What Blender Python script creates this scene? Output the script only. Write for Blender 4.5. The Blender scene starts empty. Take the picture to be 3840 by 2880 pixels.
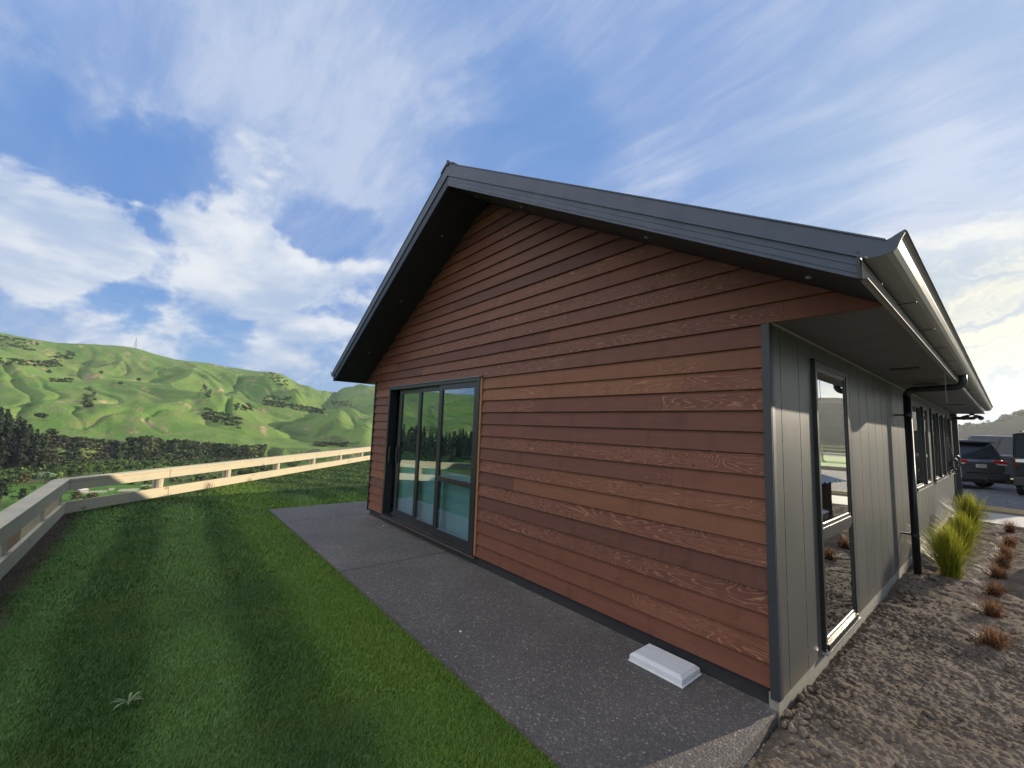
import bpy, bmesh, math, random
import numpy as np
from mathutils import Vector, Matrix
R=math.radians
random.seed(7); rng=np.random.default_rng(7)
sc=bpy.context.scene
COL=bpy.context.scene.collection

# ------------------------------------------------------------------ camera
CAM=Vector((1.04159,-3.18307,1.62383))
yaw,pitch,roll=-0.874469183,0.102464285,0.0349290337
f=Vector((math.sin(yaw)*math.cos(pitch),math.cos(yaw)*math.cos(pitch),math.sin(pitch)))
r0=Vector((math.cos(yaw),-math.sin(yaw),0)); u0=r0.cross(f)
rr=r0*math.cos(roll)+u0*math.sin(roll); uu=-r0*math.sin(roll)+u0*math.cos(roll)
cd=bpy.data.cameras.new('camera'); cam=bpy.data.objects.new('camera',cd); COL.objects.link(cam)
M=Matrix(((rr.x,uu.x,-f.x,CAM.x),(rr.y,uu.y,-f.y,CAM.y),(rr.z,uu.z,-f.z,CAM.z),(0,0,0,1)))
cam.matrix_world=M
cd.sensor_width=36; cd.lens=36*1563.05/3840; cd.clip_start=.05; cd.clip_end=20000
sc.camera=cam
sc.view_settings.view_transform='Standard'; sc.view_settings.look='None'; sc.view_settings.gamma=1
sc.view_settings.exposure=1.15
sc.cycles.max_bounces=8; sc.cycles.volume_bounces=0; sc.cycles.transparent_max_bounces=16

# ------------------------------------------------------------------ light
SUN_AZ,SUN_EL=R(15.5),R(14.2)
SD=Vector((math.sin(SUN_AZ)*math.cos(SUN_EL),math.cos(SUN_AZ)*math.cos(SUN_EL),math.sin(SUN_EL)))
ld=bpy.data.lights.new('sun','SUN'); ld.energy=3.3; ld.angle=R(.5); ld.color=(1,.87,.68)
so=bpy.data.objects.new('sun',ld); COL.objects.link(so)
so.rotation_euler=SD.to_track_quat('Z','Y').to_euler()

# ------------------------------------------------------------------ node helpers
class N:
    def __init__(s,tree): s.t=tree; s.n=tree.nodes; s.l=tree.links
    def node(s,typ,ins=None,**kw):
        n=s.n.new(typ)
        for k,v in kw.items(): setattr(n,k,v)
        if ins:
            for k,v in ins.items():
                if isinstance(v,bpy.types.NodeSocket): s.l.new(v,n.inputs[k])
                else: n.inputs[k].default_value=v
        return n
    def math(s,op,a,b=None,c=None,clamp=False):
        n=s.n.new('ShaderNodeMath'); n.operation=op; n.use_clamp=clamp
        for i,v in enumerate((a,b,c)):
            if v is None: continue
            if isinstance(v,bpy.types.NodeSocket): s.l.new(v,n.inputs[i])
            else: n.inputs[i].default_value=v
        return n.outputs[0]
    def vmath(s,op,a,b=None,out=0):
        n=s.n.new('ShaderNodeVectorMath'); n.operation=op
        for i,v in enumerate((a,b)):
            if v is None: continue
            if isinstance(v,bpy.types.NodeSocket): s.l.new(v,n.inputs[i])
            else: n.inputs[i].default_value=v
        return n.outputs[out]
    def noise(s,vec,scale,detail=4,rough=.55,dist=0,dim='3D'):
        n=s.node('ShaderNodeTexNoise',{'Scale':scale,'Detail':detail,'Roughness':rough,'Distortion':dist})
        if vec is not None: s.l.new(vec,n.inputs['Vector'])
        return n.outputs['Fac']
    def ramp(s,fac,stops,interp='LINEAR'):
        n=s.n.new('ShaderNodeValToRGB'); s.l.new(fac,n.inputs[0]); n.color_ramp.interpolation=interp
        e=n.color_ramp.elements
        while len(e)<len(stops): e.new(.5)
        for el,(p,c) in zip(e,stops):
            el.position=p; el.color=c if len(c)==4 else (*c,1)
        return n.outputs[0]
    def step(s,x,lo,hi):
        n=s.n.new('ShaderNodeMapRange'); n.interpolation_type='SMOOTHSTEP'
        n.inputs['From Min'].default_value=lo; n.inputs['From Max'].default_value=hi
        s.l.new(x,n.inputs[0]); return n.outputs[0]
    def mix(s,fac,a,b,blend='MIX'):
        n=s.n.new('ShaderNodeMix'); n.data_type='RGBA'; n.blend_type=blend
        for i,v in ((0,fac),(6,a),(7,b)):
            if isinstance(v,bpy.types.NodeSocket): s.l.new(v,n.inputs[i])
            else: n.inputs[i].default_value=v if i==0 or len(v)==4 else (*v,1)
        return n.outputs[2]
    def mapping(s,vec,loc=(0,0,0),rot=(0,0,0),scale=(1,1,1)):
        n=s.node('ShaderNodeMapping',{'Location':loc,'Rotation':rot,'Scale':scale}); s.l.new(vec,n.inputs[0]); return n.outputs[0]
    def attr(s,name,out='Fac'):
        n=s.n.new('ShaderNodeAttribute'); n.attribute_name=name; return n.outputs[out]
    def bump(s,h,strength=.5,dist=.01):
        n=s.node('ShaderNodeBump',{'Strength':strength,'Distance':dist}); s.l.new(h,n.inputs['Height']); return n.outputs[0]

def newmat(name):
    m=bpy.data.materials.new(name); m.use_nodes=True; g=N(m.node_tree)
    b=g.n['Principled BSDF']; return m,g,b
def pos(g): return g.node('ShaderNodeNewGeometry').outputs['Position']
def setc(g,b,v,inp='Base Color'):
    if isinstance(v,bpy.types.NodeSocket): g.l.new(v,b.inputs[inp])
    else: b.inputs[inp].default_value=v if isinstance(v,float) else (*v,1)

# ------------------------------------------------------------------ world
w=bpy.data.worlds.new('World'); sc.world=w; w.use_nodes=True
g=N(w.node_tree); bg=g.n['Background']; bg.inputs[1].default_value=.1
sky=g.node('ShaderNodeTexSky',sky_type='NISHITA',sun_disc=False,sun_elevation=SUN_EL,sun_rotation=SUN_AZ,air_density=1.0,dust_density=.6,ozone_density=2.0)
tc=g.node('ShaderNodeTexCoord').outputs['Generated']
sp=g.node('ShaderNodeSeparateXYZ',{0:tc}); dz=sp.outputs['Z']
h=g.math('ADD',g.math('MAXIMUM',dz,0.0),.10)
px=g.math('DIVIDE',sp.outputs['X'],h); py=g.math('DIVIDE',sp.outputs['Y'],h)
pv=g.node('ShaderNodeCombineXYZ',{0:px,1:py}).outputs[0]
def dirv(az,el): return (math.sin(R(az))*math.cos(R(el)),math.cos(R(az))*math.cos(R(el)),math.sin(R(el)))
_wn=g.node('ShaderNodeTexNoise',{'Vector':tc,'Scale':5.0,'Detail':5,'Roughness':.62}).outputs['Color']
_ws=g.node('ShaderNodeVectorMath',operation='SCALE'); g.l.new(g.vmath('SUBTRACT',_wn,(.5,.5,.5)),_ws.inputs[0]); _ws.inputs['Scale'].default_value=.26
tcw=g.vmath('NORMALIZE',g.vmath('ADD',tc,_ws.outputs[0]))
def blob(az,el,a0,a1):
    d=g.vmath('DOT_PRODUCT',tcw,dirv(az,el),out='Value')
    return g.step(d,math.cos(R(a0)),math.cos(R(a1)))
sund=g.vmath('DOT_PRODUCT',tc,tuple(SD),out='Value')
# streaky high cloud, streaks run towards azimuth -62
st=g.mapping(pv,rot=(0,0,R(-28)),scale=(.38,1.3,1))
warp=g.node('ShaderNodeTexNoise',{'Vector':pv,'Scale':.9,'Detail':3}).outputs['Color']
stw=g.vmath('ADD',st,g.vmath('SCALE',warp,None)); 
stw.node.inputs[1].links[0].from_node.inputs['Scale'].default_value=.55
c1=g.noise(stw,1.3,9,.64,.2)
c2=g.noise(g.mapping(stw,loc=(3.1,1.7,0)),3.6,8,.62,.1)
wide=g.noise(g.mapping(pv,loc=(5.2,-1.3,0)),.42,4,.5)
cir=g.math('ADD',g.math('MULTIPLY',c1,.62),g.math('MULTIPLY',c2,.38))
cir=g.math('ADD',cir,g.math('MULTIPLY',g.math('SUBTRACT',wide,.5),.45))
# cleared and thickened patches of sky
hole=None
for (a_,e_,r0_,r1_,k_) in ((-102,23.6,8,2,.8),(-96.5,24.2,5,2,.8),(-91.5,22.8,6.5,1.5,.85),(-76,22.2,5.5,1.5,.45),(-93,10.4,5,2,.8),(-86,10.6,5,2,.7),(-50,34,14,2,.55),(-16,29,12,2,.35),(-60,52,12,2,.3)):
    b_=g.math('MULTIPLY',blob(a_,e_,r0_,r1_),k_); hole=b_ if hole is None else g.math('MAXIMUM',hole,b_)
for (a_,e_,r0_,r1_,k_) in ((-94,35,22,5,.06),(-77,42,20,4,.05),(-8,33,20,3,.06),(-2,14,18,5,.16),(-40,50,40,10,.03)):
    cir=g.math('ADD',cir,g.math('MULTIPLY',blob(a_,e_,r0_,r1_),k_))
cir=g.math('SUBTRACT',cir,g.math('MULTIPLY',hole,.22))
c3=g.noise(g.mapping(stw,loc=(7.7,2.2,0),scale=(1.,1.7,1)),3.6,9,.68,.25)
cir=g.math('ADD',cir,g.math('MULTIPLY',g.math('SUBTRACT',c3,.5),.30))
cf=g.step(cir,.30,.72)
cf=g.math('MULTIPLY',g.math('ADD',g.math('MULTIPLY',cf,.74),.22),g.math('SUBTRACT',1.,g.math('MULTIPLY',hole,.62)))
# low puffy cumulus on the left horizon
cv=g.node('ShaderNodeCombineXYZ',{0:g.math('MULTIPLY',sp.outputs['X'],1.0),1:g.math('MULTIPLY',sp.outputs['Y'],1.0),2:g.math('MULTIPLY',dz,2.1)}).outputs[0]
cu=g.noise(g.mapping(cv,loc=(1.7,.4,.3)),4.2,10,.60,.25)
cu=g.math('SUBTRACT',cu,g.math('ADD',g.math('MULTIPLY',g.step(dz,.30,.40),.12),g.math('MULTIPLY',g.step(dz,.46,.58),.20)))
for (a_,e_,r0_,r1_,k_) in ((-100,17.5,8,5,.20),(-83.5,19,8,3,.22),(-91,14.5,12,5,.13),(-72,17,9,4,.13),(-82.5,29.5,6,1.5,.24),(-92,7.8,7,3,.08),(-80,8,8,3,.10),(4,14,26,8,.14)):
    cu=g.math('ADD',cu,g.math('MULTIPLY',blob(a_,e_,r0_,r1_),k_))
cu=g.math('SUBTRACT',cu,g.math('MULTIPLY',hole,.14))
cuf=g.step(cu,.54,.70)
shade=g.noise(g.mapping(cv,loc=(1.7,.4,.36)),4.2,5,.55,.25)
skyc=g.node('ShaderNodeHueSaturation',{'Saturation':1.30,'Value':1.0,'Color':sky.outputs[0]}).outputs[0]
skyc=g.mix(1.0,skyc,(.42,.60,.84),'MULTIPLY')
skyc=g.mix(.92,g.mix(1.,skyc,(5.,5.,5.),'DARKEN'),g.mix(g.step(dz,.0,.34),(1.35,2.35,3.6),(.52,1.28,3.0)))
skyc=g.mix(g.step(sund,.72,.95),skyc,(1.45,2.2,3.2))
glow=g.math('MULTIPLY',g.step(sund,.62,.97),g.step(dz,.42,.20))
band=g.noise(g.mapping(tcw,loc=(2,1,.4),scale=(1.2,1.2,9.5)),2.0,6,.6,.3)
glc=g.mix(g.step(band,.40,.62),(1.9,2.35,2.75),(3.75,3.62,2.95))
cirv=g.mix(glow,g.mix(g.step(cir,.46,.74),(1.55,2.1,3.3),(2.45,2.85,3.7)),glc)
cuv=g.mix(g.step(shade,.42,.66),(4.1,4.2,4.3),(2.2,2.7,3.5))
cuv=g.mix(glow,cuv,glc)
col=g.mix(cf,skyc,cirv); col=g.mix(g.math('MULTIPLY',cuf,.85),col,cuv)
# unseen bright cloud bank added behind the camera as fill for the shaded gable
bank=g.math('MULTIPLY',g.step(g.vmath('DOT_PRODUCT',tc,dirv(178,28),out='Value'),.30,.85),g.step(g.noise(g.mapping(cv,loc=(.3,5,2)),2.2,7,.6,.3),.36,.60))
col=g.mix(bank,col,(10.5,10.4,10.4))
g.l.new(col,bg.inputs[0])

# ------------------------------------------------------------------ object helpers
def link(o,parent=None):
    COL.objects.link(o)
    if parent is not None: o.parent=parent
    return o
def tag(o,label=None,cat=None,group=None,kind=None):
    if label: o['label']=label
    if cat: o['category']=cat
    if group: o['group']=group
    if kind: o['kind']=kind
    return o
def empty(name,loc=(0,0,0),rz=0):
    o=bpy.data.objects.new(name,None); o.location=loc; o.rotation_euler=(0,0,rz); o.empty_display_size=.2; return link(o)
class MB:
    def __init__(s): s.v=[];s.f=[];s.a=[]
    def quad(s,*p,a=0.):
        i=len(s.v); s.v+= [tuple(q) for q in p]; s.f.append(tuple(range(i,i+len(p)))); s.a.append(a)
    def box(s,x0,x1,y0,y1,z0,z1,a=0.):
        i=len(s.v)
        s.v+=[(x0,y0,z0),(x1,y0,z0),(x1,y1,z0),(x0,y1,z0),(x0,y0,z1),(x1,y0,z1),(x1,y1,z1),(x0,y1,z1)]
        for q in ((0,3,2,1),(4,5,6,7),(0,1,5,4),(1,2,6,5),(2,3,7,6),(3,0,4,7)): s.f.append(tuple(i+k for k in q)); s.a.append(a)
        return s
    def prism(s,prof,p0,ax_u,ax_v,ext,a=0.):
        """profile points (u,v) placed at p0 with axes, extruded along vector ext"""
        p0=Vector(p0);U=Vector(ax_u);V=Vector(ax_v);E=Vector(ext);n=len(prof);i=len(s.v)
        for q in prof: s.v.append(tuple(p0+U*q[0]+V*q[1]))
        for q in prof: s.v.append(tuple(p0+U*q[0]+V*q[1]+E))
        s.f.append(tuple(i+k for k in range(n))); s.f.append(tuple(i+n+k for k in reversed(range(n)))); s.a+=[a,a]
        for k in range(n):
            k2=(k+1)%n; s.f.append((i+k2,i+k,i+n+k,i+n+k2)); s.a.append(a)
        return s
    def beam(s,A,B,wd,ht,up=(0,0,1),a=0.):
        A=Vector(A);B=Vector(B);d=(B-A).normalized();U=d.cross(Vector(up)).normalized();V=U.cross(d)
        return s.prism([(-wd/2,-ht/2),(wd/2,-ht/2),(wd/2,ht/2),(-wd/2,ht/2)],A,U,V,B-A,a)
    def tube(s,pts,rad,n=12,a=0.,cap=True):
        pts=[Vector(p) for p in pts]; m=len(pts); i0=len(s.v)
        rads=rad if hasattr(rad,'__len__') else [rad]*m
        prev=None
        for k,p in enumerate(pts):
            d=((pts[min(k+1,m-1)]-pts[max(k-1,0)])).normalized()
            if prev is None:
                t=Vector((0,0,1)) if abs(d.z)<.9 else Vector((1,0,0)); U=d.cross(t).normalized()
            else: U=(prev-d*prev.dot(d)).normalized()
            prev=U; V=d.cross(U)
            for j in range(n):
                an=2*math.pi*j/n; s.v.append(tuple(p+(U*math.cos(an)+V*math.sin(an))*rads[k]))
        for k in range(m-1):
            for j in range(n):
                j2=(j+1)%n; s.f.append((i0+k*n+j,i0+k*n+j2,i0+(k+1)*n+j2,i0+(k+1)*n+j)); s.a.append(a)
        if cap:
            s.f.append(tuple(i0+j for j in reversed(range(n)))); s.f.append(tuple(i0+(m-1)*n+j for j in range(n))); s.a+=[a,a]
        return s
    def build(s,name,mat,parent=None,smooth=False,bevel=0,loc=None,fix=True):
        me=bpy.data.meshes.new(name); me.from_pydata(s.v,[],s.f); me.update()
        if any(s.a):
            at=me.attributes.new('tone','FLOAT','FACE'); at.data.foreach_set('value',s.a)
        if fix and len(s.f)<20000:
            bm=bmesh.new(); bm.from_mesh(me); bmesh.ops.recalc_face_normals(bm,faces=bm.faces); bm.to_mesh(me); bm.free()
        if smooth: me.polygons.foreach_set('use_smooth',[True]*len(me.polygons))
        me.materials.append(mat); o=bpy.data.objects.new(name,me); link(o,parent)
        if loc: o.location=loc
        if bevel:
            md=o.modifiers.new('bevel','BEVEL'); md.width=bevel; md.segments=2; md.limit_method='ANGLE'
        return o
def npmesh(name,V,F,mat,parent=None,attrs=None,smooth=False,cols=None):
    """V (n,3), F (m,k) numpy"""
    me=bpy.data.meshes.new(name); k=F.shape[1]
    me.vertices.add(len(V)); me.vertices.foreach_set('co',V.astype(np.float32).ravel())
    me.loops.add(F.size); me.loops.foreach_set('vertex_index',F.astype(np.int32).ravel())
    me.polygons.add(len(F)); me.polygons.foreach_set('loop_start',(np.arange(len(F))*k).astype(np.int32))
    if smooth: me.polygons.foreach_set('use_smooth',np.ones(len(F),bool))
    me.update(calc_edges=True)
    for nm,(dom,val) in (attrs or {}).items():
        at=me.attributes.new(nm,'FLOAT',dom); at.data.foreach_set('value',val.astype(np.float32))
    me.materials.append(mat); o=bpy.data.objects.new(name,me); return link(o,parent)

# numpy perlin noise
_perm=rng.permutation(4096); _ga=rng.random(4096)*2*np.pi
def perlin(x,y,seed=0):
    xi=np.floor(x).astype(np.int64); yi=np.floor(y).astype(np.int64); xf=x-xi; yf=y-yi
    u=xf*xf*xf*(xf*(xf*6-15)+10); v=yf*yf*yf*(yf*(yf*6-15)+10)
    def gr(ix,iy,dx,dy):
        hsh=_perm[(_perm[(ix+seed*37)&4095]+iy)&4095]; a=_ga[hsh]; return np.cos(a)*dx+np.sin(a)*dy
    n00=gr(xi,yi,xf,yf);n10=gr(xi+1,yi,xf-1,yf);n01=gr(xi,yi+1,xf,yf-1);n11=gr(xi+1,yi+1,xf-1,yf-1)
    return ((n00*(1-u)+n10*u)*(1-v)+(n01*(1-u)+n11*u)*v)*1.5
def fbm(x,y,oct=4,seed=0,gain=.5,lac=2.03):
    s=0;a=1
    for k in range(oct): s=s+a*perlin(x,y,seed+k*11); x=x*lac;y=y*lac;a*=gain
    return s
def ridged(x,y,oct=4,seed=0,gain=.5):
    s=0;a=1
    for k in range(oct): s=s+a*(1-2*np.abs(perlin(x,y,seed+k*13))); x=x*2.1;y=y*2.1;a*=gain
    return s
def sstep(x,a,b):
    t=np.clip((x-a)/(b-a),0,1); return t*t*(3-2*t)

# ------------------------------------------------------------------ materials
def flat(name,c,rough=.6,metal=0.,var=.0,scale=8,spec=.5,bumpk=0,bs=60):
    m,g,b=newmat(name); p=pos(g)
    if var:
        n=g.noise(p,scale,5,.6); cc=g.mix(n,tuple(v*(1-var) for v in c),tuple(v*(1+var) for v in c)); setc(g,b,cc)
        g.l.new(g.math('ADD',g.math('MULTIPLY',g.noise(p,scale*2.3,4),.25),rough-.12),b.inputs['Roughness'])
    else:
        setc(g,b,c); b.inputs['Roughness'].default_value=rough
    b.inputs['Metallic'].default_value=metal; b.inputs['Specular IOR Level'].default_value=spec
    if bumpk: g.l.new(g.bump(g.noise(p,bs,4,.6),bumpk,.004),b.inputs['Normal'])
    return m

def cedar():
    m,g,b=newmat('stained_cedar'); p=pos(g); tone=g.attr('tone')
    off=g.node('ShaderNodeCombineXYZ',{0:g.math('MULTIPLY',tone,173.),1:g.math('MULTIPLY',tone,57.),2:g.math('MULTIPLY',tone,311.)}).outputs[0]
    q=g.vmath('ADD',p,off)
    rnd=g.node('ShaderNodeTexWhiteNoise',noise_dimensions='1D'); g.l.new(g.math('MULTIPLY',tone,991.),rnd.inputs['W'])
    rs=g.node('ShaderNodeSeparateXYZ',{0:rnd.outputs['Color']}); r1,r2,r3=rs.outputs
    base=g.ramp(r1,[(0,(.145,.060,.045)),(.18,(.190,.078,.052)),(.42,(.235,.096,.056)),(.62,(.180,.072,.050)),(.80,(.215,.088,.054)),(.95,(.31,.140,.068)),(1,(.170,.072,.052))])
    # blotchy stain along the board and fine straight grain
    bl=g.noise(g.mapping(q,scale=(1.1,1,9)),1.6,5,.6,.4)
    base=g.mix(g.math('MULTIPLY',bl,.75),base,g.mix(1.,base,(.60,.56,.60),'MULTIPLY'))
    drip=g.noise(g.mapping(q,scale=(5.3,1,.9)),1.0,6,.7,.3)
    base=g.mix(g.math('MULTIPLY',g.step(drip,.52,.72),.40),base,g.mix(1.,base,(.50,.42,.42),'MULTIPLY'))
    fine=g.noise(g.mapping(q,scale=(2.2,1,150)),1.4,5,.7)
    base=g.mix(g.step(fine,.38,.72),g.mix(1.,base,(.80,.78,.78),'MULTIPLY'),base)
    # cathedral grain: contour lines of a stretched field
    wv=g.noise(g.mapping(q,scale=(.85,.4,6.0)),1.0,2,.45,.7)
    zz=g.math('SUBTRACT',g.math('MODULO',g.math('ADD',g.node('ShaderNodeSeparateXYZ',{0:p}).outputs[2],3.0),.15),.075)
    par=g.math('MULTIPLY',g.math('MULTIPLY',zz,zz),-160.)
    ringx=g.math('ADD',g.math('MULTIPLY',wv,34.),par)
    fr=g.math('ABSOLUTE',g.math('SUBTRACT',g.math('FRACT',ringx),.5))
    line=g.step(fr,.17,.05)
    show=g.math('MULTIPLY',g.step(g.math('ADD',r2,g.math('MULTIPLY',g.math('SUBTRACT',g.noise(g.mapping(q,scale=(1,1,.3)),.9,2),.5),1.3)),.56,.76),g.step(g.noise(g.mapping(q,loc=(9,2,1),scale=(7,1,30)),2.,3),.30,.62))
    lf=g.math('MULTIPLY',g.math('MULTIPLY',line,show),.75)
    colr=g.mix(g.math('MULTIPLY',lf,.75),base,(.44,.235,.14))
    kn=g.node('ShaderNodeTexVoronoi',{'Scale':1.0,'Randomness':1.}); g.l.new(g.mapping(q,scale=(1.6,1,4.2)),kn.inputs['Vector'])
    colr=g.mix(g.math('MULTIPLY',g.step(kn.outputs['Distance'],.055,.02),.8),colr,(.03,.015,.012))
    colr=g.mix(1.,colr,(.80,.75,.72),"MULTIPLY")
    xs_=g.node('ShaderNodeSeparateXYZ',{0:p}).outputs[0]
    nx=g.math('SUBTRACT',g.math('MODULO',g.math('ADD',xs_,20.13),.6),.3); nz=g.math('ADD',zz,.034)
    nd=g.math('SQRT',g.math('ADD',g.math('MULTIPLY',nx,nx),g.math('MULTIPLY',nz,nz)))
    colr=g.mix(g.math('MULTIPLY',g.step(nd,.0065,.0035),.8),colr,(.02,.014,.012))
    setc(g,b,colr); b.inputs['Roughness'].default_value=.55; b.inputs['Specular IOR Level'].default_value=.25
    hh=g.math('ADD',g.math('MULTIPLY',fine,.6),g.math('MULTIPLY',lf,.6))
    g.l.new(g.bump(hh,.35,.0015),b.inputs['Normal'])
    return m
MT={}
MT['cedar']=cedar()
MT['cedar_edge']=flat('fresh_cedar_edge',(.24,.115,.05),.6,var=.25,scale=20)
MT['trim']=flat('dark_blue_grey_trim',(.022,.027,.034),.5,var=.08,scale=5)
MT['fascia']=flat('slate_metal',(.026,.043,.074),.5,var=.07,scale=3,spec=.5)
MT['flash']=flat('slate_flashing',(.030,.046,.076),.5,var=.07,scale=3)
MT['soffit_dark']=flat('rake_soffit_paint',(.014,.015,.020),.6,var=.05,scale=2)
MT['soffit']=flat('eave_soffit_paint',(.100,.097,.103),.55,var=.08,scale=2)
MT['alu']=flat('black_aluminium',(.016,.018,.020),.34,var=.10,scale=10)
MT['alu2']=flat('charcoal_aluminium',(.035,.040,.044),.32,var=.10,scale=10)
MT['pvc']=flat('black_pvc',(.011,.013,.015),.5,var=.1,scale=10)
MT['gutter']=flat('grey_gutter_metal',(.27,.255,.25),.5,var=.06,scale=2,metal=.0)
MT['roof']=flat('dark_roof_steel',(.045,.05,.058),.45,var=.08)
MT['conc_base']=flat('raw_concrete_base',(.20,.185,.15),.9,var=.3,scale=9,bumpk=.5)
MT['dark_gap']=flat('dark_foundation',(.018,.018,.02),.9,var=.3,scale=9)
MT['white_conc']=flat('white_precast_concrete',(.52,.53,.54),.85,var=.12,scale=14,bumpk=.35,bs=140)
MT['white']=flat('white_plastic',(.7,.7,.68),.5)
MT['inside']=flat('interior_wall',(.10,.13,.13),.8)
MT['blind']=flat('interior_floor',(.22,.26,.26),.7)

def panelmat():
    m,g,b=newmat('dark_grey_panel_paint'); p=pos(g)
    n=g.noise(g.mapping(p,scale=(1,1,.35)),2.5,5,.6)
    c=g.mix(n,(.062,.064,.063),(.082,.082,.078))
    sx=g.node('ShaderNodeSeparateXYZ',{0:p})
    d=g.math('ABSOLUTE',g.math('SUBTRACT',g.math('MODULO',g.math('ADD',sx.outputs[1],20.2),.4),.2))
    near=g.step(d,.190,.1985)
    spk=g.node('ShaderNodeTexVoronoi',{'Scale':34.}); g.l.new(g.mapping(p,scale=(1,1,.8)),spk.inputs['Vector'])
    low=g.step(sx.outputs[2],.9,.0)
    dr=g.math('MULTIPLY',g.math('MULTIPLY',g.step(spk.outputs['Distance'],.11,.06),low),g.step(g.noise(p,3.1,3),.5,.62))
    chip=g.math('MULTIPLY',near,g.step(g.noise(g.mapping(p,scale=(1,1,5)),2.2,3),.56,.62))
    c=g.mix(g.math('MULTIPLY',chip,.7),c,(.40,.33,.22)); c=g.mix(g.math('MULTIPLY',dr,.5),c,(.36,.34,.28))
    dirt=g.math('MULTIPLY',g.step(g.math('ADD',sx.outputs[2],g.math('MULTIPLY',g.noise(p,9,4),.12)),.16,-.02),.5)
    c=g.mix(dirt,c,(.17,.14,.10))
    setc(g,b,c); g.l.new(g.math('ADD',.34,g.math('MULTIPLY',n,.12)),b.inputs['Roughness'])
    b.inputs['Specular IOR Level'].default_value=.35
    g.l.new(g.bump(g.noise(p,1.4,2),.05,.02),b.inputs['Normal'])
    return m
MT['panel']=panelmat()

def glass(name,tint,fac,refl=(.9,.97,1.)):
    m=bpy.data.materials.new(name); m.use_nodes=True; g=N(m.node_tree); g.n.remove(g.n['Principled BSDF'])
    out=g.n['Material Output']
    gl=g.node('ShaderNodeBsdfGlossy',{'Color':(*refl,1),'Roughness':.0}); 
    p=pos(g); g.l.new(g.bump(g.noise(p,1.1,2),.015,.02),gl.inputs['Normal'])
    tr=g.node('ShaderNodeBsdfTransparent',{'Color':(*tint,1)})
    lw=g.node('ShaderNodeLayerWeight',{'Blend':.5}); fa=g.math('ADD',g.math('MULTIPLY',g.math('POWER',lw.outputs['Facing'],3.),.85),fac,clamp=True)
    mx=g.node('ShaderNodeMixShader',{0:fa,1:tr.outputs[0],2:gl.outputs[0]}); g.l.new(mx.outputs[0],out.inputs[0]); return m
MT['glass']=glass('door_glass',(.70,.82,.84),.19,(.82,.95,1.))
MT['glass2']=glass('window_glass',(.3,.32,.32),.30,(.95,.97,.95))

def pine():
    m,g,b=newmat('new_pine_timber'); tcn=g.node('ShaderNodeTexCoord').outputs['Object']; tone=g.attr('tone')
    q=g.vmath('ADD',tcn,g.node('ShaderNodeCombineXYZ',{0:g.math('MULTIPLY',tone,17.),1:g.math('MULTIPLY',tone,7.),2:g.math('MULTIPLY',tone,23.)}).outputs[0])
    gr=g.noise(g.mapping(q,scale=(1.2,1.2,22)),2.,5,.6,.6)
    c=g.mix(gr,(.40,.34,.225),(.57,.485,.33))
    bl=g.noise(q,1.3,4,.6); c=g.mix(g.math('MULTIPLY',g.step(bl,.45,.7),.45),c,(.37,.345,.26))
    v=g.node('ShaderNodeTexVoronoi',{'Scale':2.1,'Randomness':1.}); g.l.new(g.mapping(q,scale=(1,1,1.6)),v.inputs['Vector'])
    c=g.mix(g.math('MULTIPLY',g.step(v.outputs['Distance'],.16,.05),.7),c,(.20,.12,.06))
    c=g.mix(g.math('MULTIPLY',g.step(g.noise(g.mapping(q,scale=(3,3,30)),2.,4),.60,.72),.4),c,(.25,.20,.14))
    setc(g,b,c); b.inputs['Roughness'].default_value=.75; b.inputs['Specular IOR Level'].default_value=.3
    g.l.new(g.bump(gr,.5,.003),b.inputs['Normal']); return m
MT['pine']=pine()

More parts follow.
